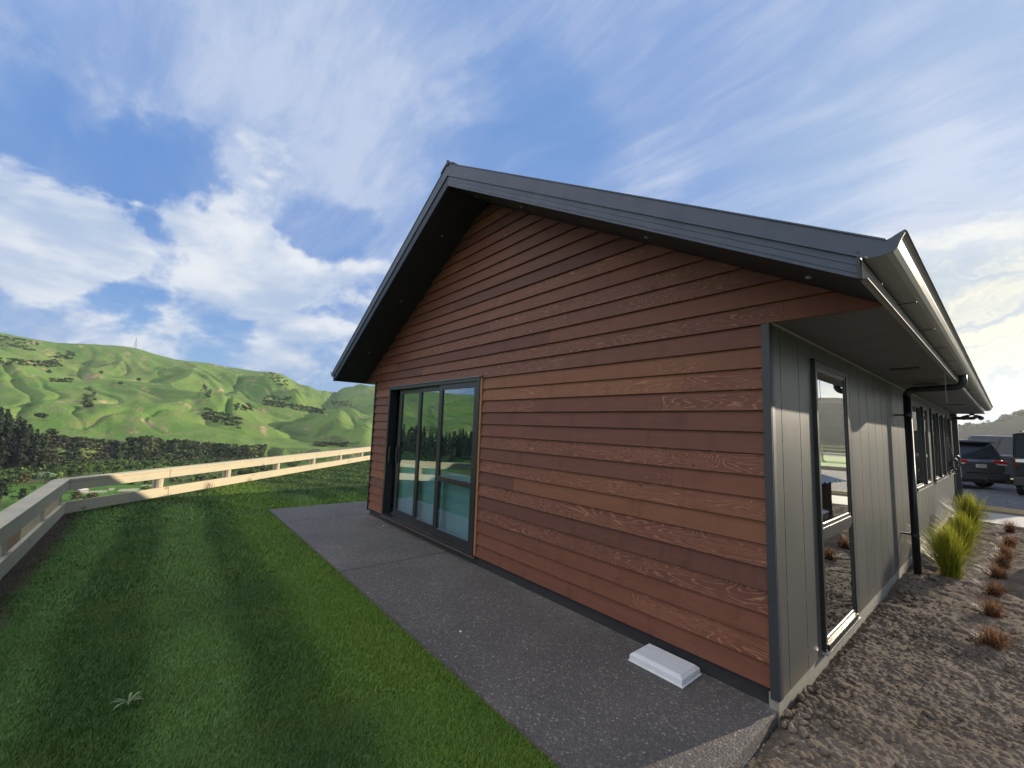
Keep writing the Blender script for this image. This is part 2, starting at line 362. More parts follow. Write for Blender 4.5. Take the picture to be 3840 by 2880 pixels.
def patio():
    m,g,b=newmat('exposed_aggregate_concrete'); p=pos(g)
    v=g.node('ShaderNodeTexVoronoi',{'Scale':75.}); g.l.new(p,v.inputs['Vector'])
    v2=g.node('ShaderNodeTexVoronoi',{'Scale':170.}); g.l.new(p,v2.inputs['Vector'])
    rc=g.node('ShaderNodeSeparateColor',{0:v.outputs['Color']}).outputs[0]
    rc2=g.node('ShaderNodeSeparateColor',{0:v2.outputs['Color']}).outputs[1]
    stone=g.ramp(rc,[(0,(.055,.052,.052)),(.45,(.085,.080,.080)),(.75,(.125,.112,.105)),(.93,(.20,.17,.14)),(1,(.42,.40,.36))])
    fine=g.ramp(rc2,[(0,(.06,.057,.057)),(.7,(.10,.094,.092)),(1,(.19,.17,.15))])
    c=g.mix(.45,stone,fine)
    c=g.mix(g.step(v.outputs['Distance'],.45,.75),c,(.085,.079,.079))
    big=g.noise(p,1.1,5,.6); c=g.mix(g.math('MULTIPLY',g.step(big,.35,.72),.5),c,g.mix(1.,c,(1.45,1.42,1.42),'MULTIPLY'))
    vs=g.node('ShaderNodeTexVoronoi',{'Scale':6.}); g.l.new(p,vs.inputs['Vector'])
    c=g.mix(g.step(vs.outputs['Distance'],.045,.03),c,(.4,.4,.4))
    sx=g.node('ShaderNodeSeparateXYZ',{0:p})
    for xx in (-6.98,-4.06,-1.1):
        if xx<-2: c=g.mix(g.step(g.math('ABSOLUTE',g.math('SUBTRACT',sx.outputs[0],xx)),.012,.006),c,(.008,.008,.009))
    # pale cement scum by the wall and scuffs
    wall=g.step(g.math('ADD',sx.outputs[1],g.math('MULTIPLY',g.noise(p,4,4),.12)),-.04,.06)
    c=g.mix(g.math('MULTIPLY',g.math('MULTIPLY',wall,.35),g.step(g.noise(p,7,4),.5,.65)),c,(.20,.20,.20))
    big2=g.noise(g.mapping(p,loc=(7,3,0)),.45,6,.7)
    c=g.mix(1.,c,g.ramp(big2,[(.3,(.78,.75,.72)),(.52,(.95,.92,.86)),(.72,(1.32,1.25,1.14))]),'MULTIPLY')
    setc(g,b,c); b.inputs['Roughness'].default_value=.72; b.inputs['Specular IOR Level'].default_value=.4
    hh=g.math('ADD',g.math('MULTIPLY',v.outputs['Distance'],-.8),g.math('MULTIPLY',v2.outputs['Distance'],-.4))
    g.l.new(g.bump(hh,.8,.006),b.inputs['Normal']); return m
MT['patio']=patio()

def soilmat():
    m,g,b=newmat('dry_topsoil'); p=pos(g)
    n1=g.noise(p,1.7,6,.65); n2=g.noise(p,22,6,.7); n3=g.noise(p,90,4,.7)
    c=g.mix(g.step(n1,.35,.65),(.135,.108,.084),(.205,.168,.132))
    c=g.mix(g.math('MULTIPLY',g.step(n2,.42,.72),.6),c,(.085,.062,.046))
    c=g.mix(g.math('MULTIPLY',g.step(n3,.58,.72),.5),c,(.25,.20,.15))
    setc(g,b,c); b.inputs['Roughness'].default_value=.95; b.inputs['Specular IOR Level'].default_value=.1
    g.l.new(g.bump(g.math('ADD',n2,g.math('MULTIPLY',n3,.5)),1.,.02),b.inputs['Normal']); return m
MT['soil']=soilmat()
def gravelmat():
    m,g,b=newmat('grey_gravel'); p=pos(g)
    v=g.node('ShaderNodeTexVoronoi',{'Scale':28.}); g.l.new(p,v.inputs['Vector'])
    rc=g.node('ShaderNodeSeparateColor',{0:v.outputs['Color']}).outputs[0]
    c=g.ramp(rc,[(0,(.04,.043,.05)),(.6,(.085,.09,.10)),(.9,(.15,.15,.155)),(1,(.3,.29,.27))])
    c=g.mix(g.math('MULTIPLY',g.step(g.noise(p,.6,4),.5,.7),.4),c,(.05,.055,.06))
    setc(g,b,c); b.inputs['Roughness'].default_value=.85
    g.l.new(g.bump(g.math('ADD',g.math('MULTIPLY',v.outputs['Distance'],-1.),g.math('MULTIPLY',g.noise(p,3,4),2.)),1.,.03),b.inputs['Normal']); return m
MT['gravel']=gravelmat()

def lawncol(g,p):
    sx=g.node('ShaderNodeSeparateXYZ',{0:p}); X,Y=sx.outputs[0],sx.outputs[1]
    wob=g.math('MULTIPLY',g.math('SUBTRACT',g.noise(p,.7,3),.5),.35)
    # mowing stripes: parallel to the deck in front, at 45 degrees beside the far fence
    s1=g.math('SINE',g.math('MULTIPLY',g.math('ADD',g.math('ADD',Y,g.math('MULTIPLY',X,.02)),wob),2*math.pi/1.05))
    s2=g.math('SINE',g.math('MULTIPLY',g.math('ADD',g.math('ADD',g.math('MULTIPLY',X,.5),g.math('MULTIPLY',Y,-.95)),wob),2*math.pi/1.1))
    far=g.step(X,-9.2,-10.6)
    s=g.math('ADD',g.math('MULTIPLY',s1,g.math('SUBTRACT',1.,far)),g.math('MULTIPLY',s2,far))
    s=g.step(s,-.7,.7)
    c=g.mix(s,g.mix(far,(.056,.122,.026),(.028,.066,.020)),g.mix(far,(.130,.235,.055),(.060,.112,.034)))  # beyond the house shadow the turf is painted darker, as if shaded
    n=g.noise(p,1.5,5,.6); c=g.mix(g.math('MULTIPLY',g.step(n,.42,.68),.5),c,(.115,.175,.030))
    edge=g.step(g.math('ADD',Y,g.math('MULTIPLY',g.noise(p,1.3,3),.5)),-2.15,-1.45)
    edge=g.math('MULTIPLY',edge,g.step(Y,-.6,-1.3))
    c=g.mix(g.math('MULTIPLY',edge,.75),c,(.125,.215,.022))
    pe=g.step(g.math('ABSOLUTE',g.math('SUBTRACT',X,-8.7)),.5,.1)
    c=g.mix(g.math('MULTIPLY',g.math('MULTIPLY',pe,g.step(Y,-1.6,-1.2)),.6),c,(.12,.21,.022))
    n2=g.noise(g.mapping(p,loc=(4,2,0)),.55,3,.5); c=g.mix(g.math('MULTIPLY',g.step(n2,.52,.74),.45),c,(.062,.125,.036))
    # worn, dead turf against the near fence
    dd=g.step(g.math('ADD',Y,g.math('MULTIPLY',g.noise(p,2.6,4),.5)),-3.72,-3.98)
    dn=g.math('MULTIPLY',dd,g.step(X,-9.9,-9.3))
    c=g.mix(dn,c,g.mix(g.noise(p,30,4),(.10,.075,.045),(.23,.17,.10)))
    return c,dn
def lawnbase():
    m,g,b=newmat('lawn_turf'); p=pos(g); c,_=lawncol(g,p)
    n=g.noise(p,160,4,.7); c=g.mix(g.step(n,.35,.65),g.mix(1.,c,(.6,.6,.55),'MULTIPLY'),c)
    setc(g,b,c); b.inputs['Roughness'].default_value=.9; b.inputs['Specular IOR Level'].default_value=.1
    g.l.new(g.bump(n,1.,.02),b.inputs['Normal']); return m
def bladem():
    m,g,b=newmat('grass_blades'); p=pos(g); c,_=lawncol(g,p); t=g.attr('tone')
    c=g.mix(1.,c,g.ramp(t,[(0,(.82,.86,.8)),(.5,(1.05,1.05,1.)),(.95,(1.3,1.2,1.15)),(1,(2.2,1.9,2.1))]),'MULTIPLY')
    setc(g,b,c); b.inputs['Roughness'].default_value=.55; b.inputs['Specular IOR Level'].default_value=.3
    return m
MT['lawn']=lawnbase(); MT['blade']=bladem()

def hillmat():
    m,g,b=newmat('hill_pasture'); p=pos(g); rough=g.attr('rough'); scar=g.attr('scar'); fld=g.attr('field'); east=g.attr('east')
    n1=g.noise(p,.006,5,.6); n2=g.noise(p,.035,6,.65); n3=g.noise(p,.25,5,.7)
    c=g.mix(g.step(n1,.35,.65),(.103,.195,.040),(.162,.250,.054))
    c=g.mix(g.math('MULTIPLY',g.step(n2,.46,.66),.75),c,(.195,.200,.078))
    c=g.mix(g.math('MULTIPLY',g.step(n3,.42,.72),.38),c,(.065,.105,.035))
    sc_=g.math('MULTIPLY',scar,g.step(g.math('ADD',g.math('MULTIPLY',n2,.5),g.math('MULTIPLY',n3,.5)),.47,.56))
    c=g.mix(g.math('MULTIPLY',sc_,.9),c,(.40,.29,.17))
    rg=g.math('MULTIPLY',rough,g.step(n3,.38,.55)); c=g.mix(g.math('MULTIPLY',rg,.8),c,(.045,.065,.032))
    fc=g.node('ShaderNodeTexVoronoi',{'Scale':.011,'Randomness':.8}); g.l.new(g.mapping(p,rot=(0,0,.5),scale=(1,.45,1)),fc.inputs['Vector'])
    fr=g.node('ShaderNodeSeparateColor',{0:fc.outputs['Color']}).outputs[0]
    fcol=g.ramp(fr,[(0,(.075,.145,.028)),(.3,(.15,.165,.060)),(.5,(.09,.20,.030)),(.75,(.11,.13,.05)),(.9,(.07,.16,.028))],'CONSTANT')
    fcol=g.mix(g.math('MULTIPLY',n3,.4),fcol,(.07,.10,.035))
    c=g.mix(fld,c,fcol)
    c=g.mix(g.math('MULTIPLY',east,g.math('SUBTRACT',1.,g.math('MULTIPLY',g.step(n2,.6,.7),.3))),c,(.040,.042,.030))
    tr=g.attr('track'); c=g.mix(tr,c,(.46,.40,.30))
    setc(g,b,c); b.inputs['Roughness'].default_value=.9; b.inputs['Specular IOR Level'].default_value=.1
    g.l.new(g.bump(g.math('ADD',n2,g.math('MULTIPLY',n3,.35)),.8,6.),b.inputs['Normal']); return m
MT['hill']=hillmat()

def leafmat(name,c0,c1,c2,trans=0.15):
    m,g,b=newmat(name); t=g.attr('tone'); oi=g.node('ShaderNodeObjectInfo').outputs['Random']
    c=g.ramp(t,[(0,c0),(.55,c1),(1,c2)]); c=g.mix(g.math('MULTIPLY',oi,.3),c,g.mix(1.,c,(.7,.75,.7),'MULTIPLY'))
    setc(g,b,c); b.inputs['Roughness'].default_value=.6; b.inputs['Specular IOR Level'].default_value=.2
    return m
MT['leaf_dark']=leafmat('dark_bush_leaves',(.016,.030,.012),(.035,.058,.020),(.085,.105,.034))
MT['leaf_bank']=leafmat('bank_bush_leaves',(.018,.030,.014),(.050,.075,.026),(.15,.17,.06))
MT['leaf_mid']=leafmat('mid_green_leaves',(.030,.060,.015),(.060,.105,.025),(.12,.165,.04))
MT['leaf_lime']=leafmat('lime_leaves',(.06,.12,.02),(.11,.20,.035),(.19,.27,.06))
MT['leaf_silver']=leafmat('silver_willow_leaves',(.09,.13,.08),(.16,.22,.13),(.26,.32,.20))
MT['leaf_pine']=leafmat('pine_needles',(.012,.022,.012),(.028,.042,.018),(.060,.070,.028))
MT['leaf_weed']=leafmat('weed_leaves',(.08,.12,.05),(.13,.18,.08),(.2,.25,.12))
MT['leaf_brown']=leafmat('olive_brown_leaves',(.05,.05,.02),(.09,.085,.03),(.15,.13,.05))
MT['bark']=flat('bark',(.09,.07,.05),.9,var=.3,scale=6)
MT['scrub']=leafmat('scrub_leaves',(.025,.030,.018),(.055,.062,.032),(.13,.13,.06))
MT['flax']=leafmat('lime_tussock_blades',(.10,.12,.014),(.28,.30,.028),(.50,.46,.07))
MT['red']=leafmat('copper_sedge_blades',(.06,.028,.016),(.17,.08,.04),(.36,.22,.12))
for k in('flax','red'):
    t=MT[k].node_tree; b=t.nodes['Principled BSDF']; b.inputs['Roughness'].default_value=.45
    b.inputs['Transmission Weight'].default_value=0
    tl=t.nodes.new('ShaderNodeBsdfTranslucent'); mx=t.nodes.new('ShaderNodeMixShader'); mx.inputs[0].default_value=.5
    src=b.inputs['Base Color'].links[0].from_socket; t.links.new(src,tl.inputs[0])
    t.links.new(b.outputs[0],mx.inputs[1]); t.links.new(tl.outputs[0],mx.inputs[2]); t.links.new(mx.outputs[0],t.nodes['Material Output'].inputs[0])

# ================================================================== TERRAIN
CX,CY=CAM.x,CAM.y
skyl=np.array([(-180,3),(-150,3.6),(-130,4.1),(-123,4.2),(-116,4.4),(-110,5.2),(-105,6.6),(-101.4,6.6),(-99.8,6.42),(-98,6.3),(-95.85,6.55),(-93.6,6.73),(-92.5,6.65),(-90.9,6.25),(-89.2,5.92),(-86.4,5.88),(-84.8,5.67),(-81.75,5.45),(-80.3,5.53),(-79.2,5.4),(-77.7,4.62),(-76.5,4.28),(-74.7,3.76),(-73.4,3.66),(-72.9,3.74),(-71.9,4.39),(-70.5,4.82),(-68.5,4.84),(-64,4.3),(-55,4.0),(-30,2.2),(-10,1.4),(-5,1.5),(-3.4,1.6),(-2.6,1.68),(-1.3,1.88),(-.4,2.15),(.1,2.4),(.9,2.7),(4,3.6),(12,4.4),(25,4.6),(50,4.0),(90,3.2),(140,2.8),(180,3)])
ridR=np.array([(-180,1500),(-110,1800),(-92,1900),(-80,1900),(-74,2200),(-72.6,2500),(-66,2200),(-30,1500),(0,1300),(40,1300),(180,1500)])
H0=-62.
def terrain(az,r):
    """az degrees, r metres from the camera; returns world z (numpy)"""
    x=CX+r*np.sin(np.radians(az)); y=CY+r*np.cos(np.radians(az))
    el=np.interp(az,skyl[:,0],skyl[:,1]); RR=np.interp(az,ridR[:,0],ridR[:,1]); zr=CAM.z+RR*np.tan(np.radians(el))
    # knoll the house stands on: flat pad, then a steep drop; flat further on the right hand (drive) side
    n45=-( (x+9.62)+(y+4.6))/2**.5           # metres beyond the far fence
    dleft=n45; dnear=(-4.75-y)                     # beyond the near fence
    dpad=np.maximum(np.where(x<3,np.maximum(dleft,np.where(x<6,dnear,-1)),-1), np.maximum(np.maximum(y-45,x-40),-y-40))
    dpad=np.maximum(dpad,np.maximum(dleft, np.where((x<4),dnear,-5)))
    dpad=np.maximum(dpad,-.3)
    knoll=-.32-.16*np.clip(dpad,0,3)-.40*np.clip(dpad-3,0,400)
    knoll=knoll+fbm(x/16,y/16,3,5)*np.clip(dpad/25,0,1)*2.5
    floor=H0+fbm(x/160,y/160,3,9)*1.5
    z=np.maximum(knoll,floor)
    # terrace above the river flats, its scarp edge wandering with azimuth
    eA=715+36*fbm(az/6.0,az*0+3.3,3,21)
    scarp=sstep(r,eA,eA+62+30*fbm(az/2.,az*0+1.3,2,23))
    leftpart=sstep(az,-93.5,-96.5)                  # nearer scrubby spur on the left
    zt=np.interp(az,[-110,-97,-94,-92,-88,-85,-83.5,-78],[-34,-34,-40,-37,-37,-40,-44,-47])+fbm(x/130,y/130,3,31)*3
    rt=eA+90
    # hillside from terrace to ridge
    t=np.clip((r-rt)/(RR-rt),0,1.0)
    S=.30*t+.70*t**1.7
    S=np.where(t<1,S,1)
    zh=zt+(zr-zt)*S
    env=np.clip(t*5,0,1)*np.clip((1-t)*5,0,1)
    wx=x+70*fbm(x/420,y/420,2,41); wy=y+70*fbm(x/420+9,y/420,2,43)
    # spurs: elongated downslope (x is roughly downslope on the left hills)
    sp1=ridged((wx+.55*wy)/1150,(wy-.35*wx)/420,3,51,.40); sp2=fbm(wx/150,wy/100,4,61,.45)
    gl=np.exp(-(perlin(wx/520,wy/190,67)/.055)**2)+.6*np.exp(-(perlin(wx/240,wy/110,69)/.05)**2)
    zh=zh+env*(sp1*30+sp2*6-gl*8-13)
    bump=np.exp(-(((az+84.5)/2.2)**2+((r-1230)/130)**2))*30+np.exp(-(((az+72.4)/1.9)**2+((r-1130)/150)**2))*50+np.exp(-(((az+69.2)/1.4)**2+((r-1000)/110)**2))*34+np.exp(-(((az+77.3)/1.1)**2+((r-1500)/90)**2))*34
    zh=zh+bump
    far=sstep(r,RR,RR+900); zh=np.where(r>RR,zr-(r-RR)*.06,zh)
    hill=floor+(np.where(r<rt,zt,zh)-floor)*scarp
    # gullies through the scarp
    z=np.where(r>eA-5,np.maximum(z,hill),z)
    return x,y,z,t,scarp,env,sp1,eA
def grid_az():
    a=[-180.]
    while a[-1]<180:
        c=a[-1]
        if -106<c<-67: d=.10
        elif -125<c<-60: d=.25
        elif -8<c<4: d=.15
        elif -10<c<30: d=.5
        else: d=1.5
        a.append(c+d)
    a[-1]=180.; return np.array(a)
AZ=grid_az()
RAD=np.concatenate([np.geomspace(3,160,110),np.geomspace(165,640,60),np.arange(650,900,4.5),np.arange(900,2000,6.5),np.geomspace(2010,7000,30)])
A,Rg=np.meshgrid(AZ,RAD); x,y,z,t,scp,env,sp1,eA=terrain(A,Rg)
nr,na=A.shape
V=np.stack([x.ravel(),y.ravel(),z.ravel()],1)
V=np.vstack([V,[[CX,CY,-.32]]])
idx=np.arange(nr*na).reshape(nr,na)
F=np.stack([idx[:-1,:-1].ravel(),idx[:-1,1:].ravel(),idx[1:,1:].ravel(),idx[1:,:-1].ravel()],1)
gz=np.gradient(z,axis=0)/np.gradient(Rg,axis=0)
slope=np.abs(gz)
sc1=sstep(fbm(x/140,y/70,3,71),.02,.35)*sstep(slope,.10,.30)
sc2=sstep(fbm(x/50,y/24,3,75),.10,.40)
scar=np.clip(sc1*1.2*sc2+((scp>.05)&(scp<.95))*sstep(fbm(x/35,y/35,3,77),.25,.5)*.9,0,1)*(t>=0)
rough=np.clip(sstep(-sp1,-.35,.1)*sstep(fbm(x/90,y/60,3,81),-.05,.35)+((scp>.02)&(scp<.98))*.9,0,1)*(Rg>600)
field=((z<H0+6)&(Rg<1000)&(Rg>110)).astype(float)
# farm tracks and the pale river bed on the flats
rv=np.abs(Rg-(640+10*fbm(A/3.,A*0,2,91)))<4.0
rv=(rv&(A<-96.2)).astype(float)
tk1=np.abs(Rg-(474+4*fbm(A/2.,A*0+4,2,93)))<2.6; tk2=np.abs(Rg-(488+2.0*np.abs(A+93)**1.5))<2.4
track=np.clip(rv+((tk1|tk2)&(A>-95.2)&(A<-89)),0,1)
def pad1(a): return np.append(a.ravel(),0.)
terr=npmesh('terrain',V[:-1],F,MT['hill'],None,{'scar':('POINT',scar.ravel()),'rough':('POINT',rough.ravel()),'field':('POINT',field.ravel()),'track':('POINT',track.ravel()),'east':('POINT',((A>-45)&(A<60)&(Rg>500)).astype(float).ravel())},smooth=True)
terr.name='hills'; tag(terr,'green pasture hills, river flats and the ground under the house','hills',kind='structure')
def tz(az,r): return float(terrain(np.array([float(az)]),np.array([float(r)]))[2][0])
def twhere(az,el,rmin=700,rmax=2000):
    rs=np.arange(rmin,rmax,4.); zz=terrain(np.full(len(rs),float(az)),rs)[2]
    e=np.degrees(np.arctan2(zz-CAM.z,rs)); k=np.argmax(e>=el)
    if e[k]<el: return None
    return rs[k]
def P(az,r): return CX+r*math.sin(R(az)),CY+r*math.cos(R(az))

# ------------------------------------------------------------------ vegetation builders
def crown_cards(c,rad,n,size,seed,shape='round',lumps=7):
    """leaf-clump triangles through a lumpy crown volume; returns V,F,tone"""
    rg=np.random.default_rng(seed)
    c=np.array(c);rad=np.array(rad)
    if shape=='round':
        d=rg.normal(size=(lumps,3)); d/=np.linalg.norm(d,axis=1)[:,None]; d[:,2]=np.abs(d[:,2])*.9-.25
        lc=d*rg.uniform(.35,.68,(lumps,1)); lr=rg.uniform(.36,.56,lumps)
        lc=np.vstack([lc,[[0,0,0]]]); lr=np.append(lr,.6)
        k=rg.integers(0,len(lr),n); dd=rg.normal(size=(n,3)); dd/=np.linalg.norm(dd,axis=1)[:,None]
        rad_=rg.uniform(.55,1.,n)**.5
        p=lc[k]+dd*(lr[k]*rad_)[:,None]
        nrm=dd
    elif shape=='cone':
        hh=rg.uniform(0,1,n)**1.3; ang=rg.uniform(0,2*np.pi,n); tier=.72+.28*np.cos(hh*34+np.sin(ang*3)*1.2)
        rr_=(1-hh)**.8*tier*rg.uniform(.55,1.05,n)
        p=np.stack([np.cos(ang)*rr_,np.sin(ang)*rr_,hh*2-1],1); nrm=np.stack([np.cos(ang),np.sin(ang),.4+0*ang],1)
    elif shape=='column':
        hh=rg.uniform(0,1,n); ang=rg.uniform(0,2*np.pi,n); prof=np.sin(np.clip(hh*1.06+.06,0,1)*np.pi)**.55*(1.1-.35*hh)
        rr_=prof*rg.uniform(.6,1.05,n)*(1+.15*np.sin(ang*2+hh*9))
        p=np.stack([np.cos(ang)*rr_,np.sin(ang)*rr_,hh*2-1],1); nrm=np.stack([np.cos(ang),np.sin(ang),.3+0*ang],1)
    else: # spreading tiers (macrocarpa)
        k=rg.integers(0,lumps,n); tt=np.linspace(-.6,.85,lumps)[k]; ang=rg.uniform(0,2*np.pi,n)
        mr=(1-.55*(tt+.6)/1.45)*(.8+.3*np.sin(k*2.3+ang*2)); rr_=np.sqrt(rg.uniform(.05,1,n))*mr
        p=np.stack([np.cos(ang)*rr_,np.sin(ang)*rr_,tt+rg.normal(0,.09,n)-.12*rr_],1); nrm=np.stack([np.cos(ang)*.4,np.sin(ang)*.4,.8+0*ang],1)
    P0=c+p*rad
    a=rg.normal(size=(n,3)); nn=nrm+.55*rg.normal(size=(n,3)); nn/=np.linalg.norm(nn,axis=1)[:,None]
    u=np.cross(nn,a); u/=np.linalg.norm(u,axis=1)[:,None]; v=np.cross(nn,u); s=size*rg.uniform(.6,1.4,(n,1))
    V=np.stack([P0-u*s*.6-v*s*.35,P0+u*s*.6-v*s*.35,P0+v*s*.75],1).reshape(-1,3)
    F=np.arange(3*n).reshape(n,3)
    tone=np.clip(.32+.35*rg.random(n)+.22*rg.normal(size=n)*.5+.1*p[:,2],0,1)
    return V,F,tone
def make_tree(name,loc,h,w_,mat,shape,label,cat,n=260,seed=0,group=None,trunk=.22,size=None,lean=0):
    root=empty(name,loc); tag(root,label,cat,group)
    tb=MB(); th=h*trunk+h*.25
    tb.tube([(0,0,-.6),(lean*.3,0,th*.5),(lean,0,th)],[h*.028,h*.022,h*.012],6)
    for k in range(3):
        a=2.1*k+seed; tb.tube([(lean*.5,0,th*.62),(lean+math.cos(a)*w_*.28,math.sin(a)*w_*.28,th*1.15)],[h*.012,h*.005],5)
    tb.build('trunk',MT['bark'],root)
    ch=h*(1-trunk)
    V_,F_,T_=crown_cards((lean,0,h*trunk+ch/2),(w_/2,w_/2,ch/2),n,size or w_*.13,seed,shape,8)
    npmesh('crown',V_,F_,mat,root,{'tone':('FACE',T_)})
    return root
def stuff_trees(name,items,label,cat,mat,n=60,seed=0,kind='stuff'):
    Vs=[];Fs=[];Ts=[];o=0; rg=random.Random(seed)
    for i,(x_,y_,z_,w_,h_,tn) in enumerate(items):
        V_,F_,T_=crown_cards((x_,y_,z_+h_*.45),(w_/2,w_/2,h_/2),n,w_*.20,seed+i,'round',5)
        Vs.append(V_);Fs.append(F_+o);Ts.append(np.clip(T_+tn,0,1)); o+=len(V_)
    ob=npmesh(name,np.vstack(Vs),np.vstack(Fs),mat,None,{'tone':('FACE',np.concatenate(Ts))})
    return tag(ob,label,cat,kind=kind)

# bank forest on the scarp
rg=random.Random(3); its=[]
for i in range(1300):
    az=rg.uniform(-92.6,-80.3); e=float(terrain(np.array([az]),np.array([700.]))[7][0]); r_=e-4+rg.random()*72
    if az<-90 and rg.random()<(-az-90)*.34: continue
    X_,Y_=P(az,r_); w_=rg.uniform(5,11); its.append((X_,Y_,tz(az,r_)-2.,w_,w_*rg.uniform(.75,1.15),rg.gauss(.04,.26)))
stuff_trees('bank_forest',its,'dense dark native bush covering the steep river bank','forest',MT['leaf_bank'],90,100)
its=[]
for i in range(1000):
    az=rg.uniform(-104.5,-93.0); e=float(terrain(np.array([az]),np.array([700.]))[7][0]); r_=e-8+rg.random()*80
    if rg.random()<.12: continue
    X_,Y_=P(az,r_); w_=rg.uniform(4,9); its.append((X_,Y_,tz(az,r_)-.8,w_,w_*rg.uniform(.6,.9),rg.gauss(0,.2)))
stuff_trees('scrub',its,'brown and olive scrub over the left end of the river bank','scrub',MT['scrub'],50,900)
its=[]
for (a0,a1,e0,e1,nn,tilt) in ((-104,-97.5,3.9,4.35,170,0),(-98.6,-96.8,4.4,5.4,60,.35),(-104,-99.1,5.5,6.3,90,-.15),(-80.7,-74.,1.1,1.7,210,-.28),(-80.7,-78.,2.2,2.6,40,0),(-73.4,-71.,1.8,2.5,60,0),(-86.9,-85.9,2.2,3.2,22,-.2),(-83.6,-81.8,.8,1.5,50,0),(-86.4,-82.8,-.9,.4,120,-.35),(-80.4,-78.5,3.9,5.1,60,-.3),(-98.1,-96.7,2.6,3.0,30,0),(-95.8,-95.,.4,2.2,40,0),(-75,-71.2,-3.3,-2.8,60,0),(-83.7,-81.3,-4.1,-3.4,50,0)):
    for i in range(nn):
        az=rg.uniform(a0,a1); fr=(az-a0)/(a1-a0); el=rg.uniform(e0,e1)+(tilt*(fr-.5)*3 if tilt else 0); r_=twhere(az,el)
        if r_ is None: continue
        X_,Y_=P(az,r_); w_=rg.uniform(4.5,11); its.append((X_,Y_,tz(az,r_)-1.5,w_,w_*.8,rg.gauss(.05,.2)))
stuff_trees('hill_bush',its,'patches of dark bush in the gullies of the green hills','bush',MT['leaf_bank'],42,2000)
# pine plantation spur, left edge
its_root=tag(empty('pine_plantation',(0,0,0)),'dark pine plantation on the spur at the left edge of the photo','plantation',kind='stuff')
COL.objects.unlink(its_root); bpy.data.objects.remove(its_root)
Vs=[];Fs=[];Ts=[];o=0
for i in range(640):
    az=rg.uniform(-106,-97.8) if i<330 else rg.uniform(-128,-106); top=np.interp(az,[-128,-118,-110,-106,-101.4,-100,-99,-97.8],[-.6,-.2,.6,2.0,.7,0.,-1.2,-2.1]); r_=rg.uniform(655,700)
    h_=rg.uniform(16,24)
    ztop=CAM.z+r_*math.tan(R(top))-rg.uniform(0,1)**1.2*34
    X_,Y_=P(az,r_)
    V_,F_,T_=crown_cards((X_,Y_,ztop-h_/2),(4.6,4.6,h_/2),80,2.3,5000+i,'cone'); Vs.append(V_);Fs.append(F_+o);Ts.append(T_-.1);o+=len(V_)
pp=npmesh('pine_plantation',np.vstack(Vs),np.vstack(Fs),MT['leaf_pine'],None,{'tone':('FACE',np.clip(np.concatenate(Ts),0,1))})
tag(pp,'dark pine plantation on the steep spur at the left edge','plantation',kind='stuff')
# willow belt along the foot of the bank
its=[]
for i in range(620):
    az=rg.uniform(-104,-76.5); e=float(terrain(np.array([az]),np.array([700.]))[7][0]); r_=e-14+rg.gauss(0,7) if i<360 else (e-30-abs(rg.gauss(0,50)) if rg.random()<.7 else rg.uniform(500,660))
    X_,Y_=P(az,r_); w_=rg.uniform(5,10); its.append((X_,Y_,tz(az,r_)-1,w_,w_*.95,rg.gauss(.05,.25)))
stuff_trees('willow_belt',its,'belt of mid green willows along the foot of the river bank','willows',MT['leaf_mid'],60,7000)
# skyline trees, right-hand ridge
its=[]
for i in range(170):
    az=rg.uniform(-4,3.); RRz=float(np.interp(az,ridR[:,0],ridR[:,1])); r_=RRz-rg.uniform(0,50)
    if az<-1 and rg.random()<.5: continue
    X_,Y_=P(az,r_); w_=rg.uniform(6,13)*(1.3 if az>-.4 else .7); its.append((X_,Y_,tz(az,r_)-2,w_,w_,0))
stuff_trees('ridge_trees',its,'row of trees along the skyline of the hazy right hand hill','trees',MT['leaf_dark'],60,8000)

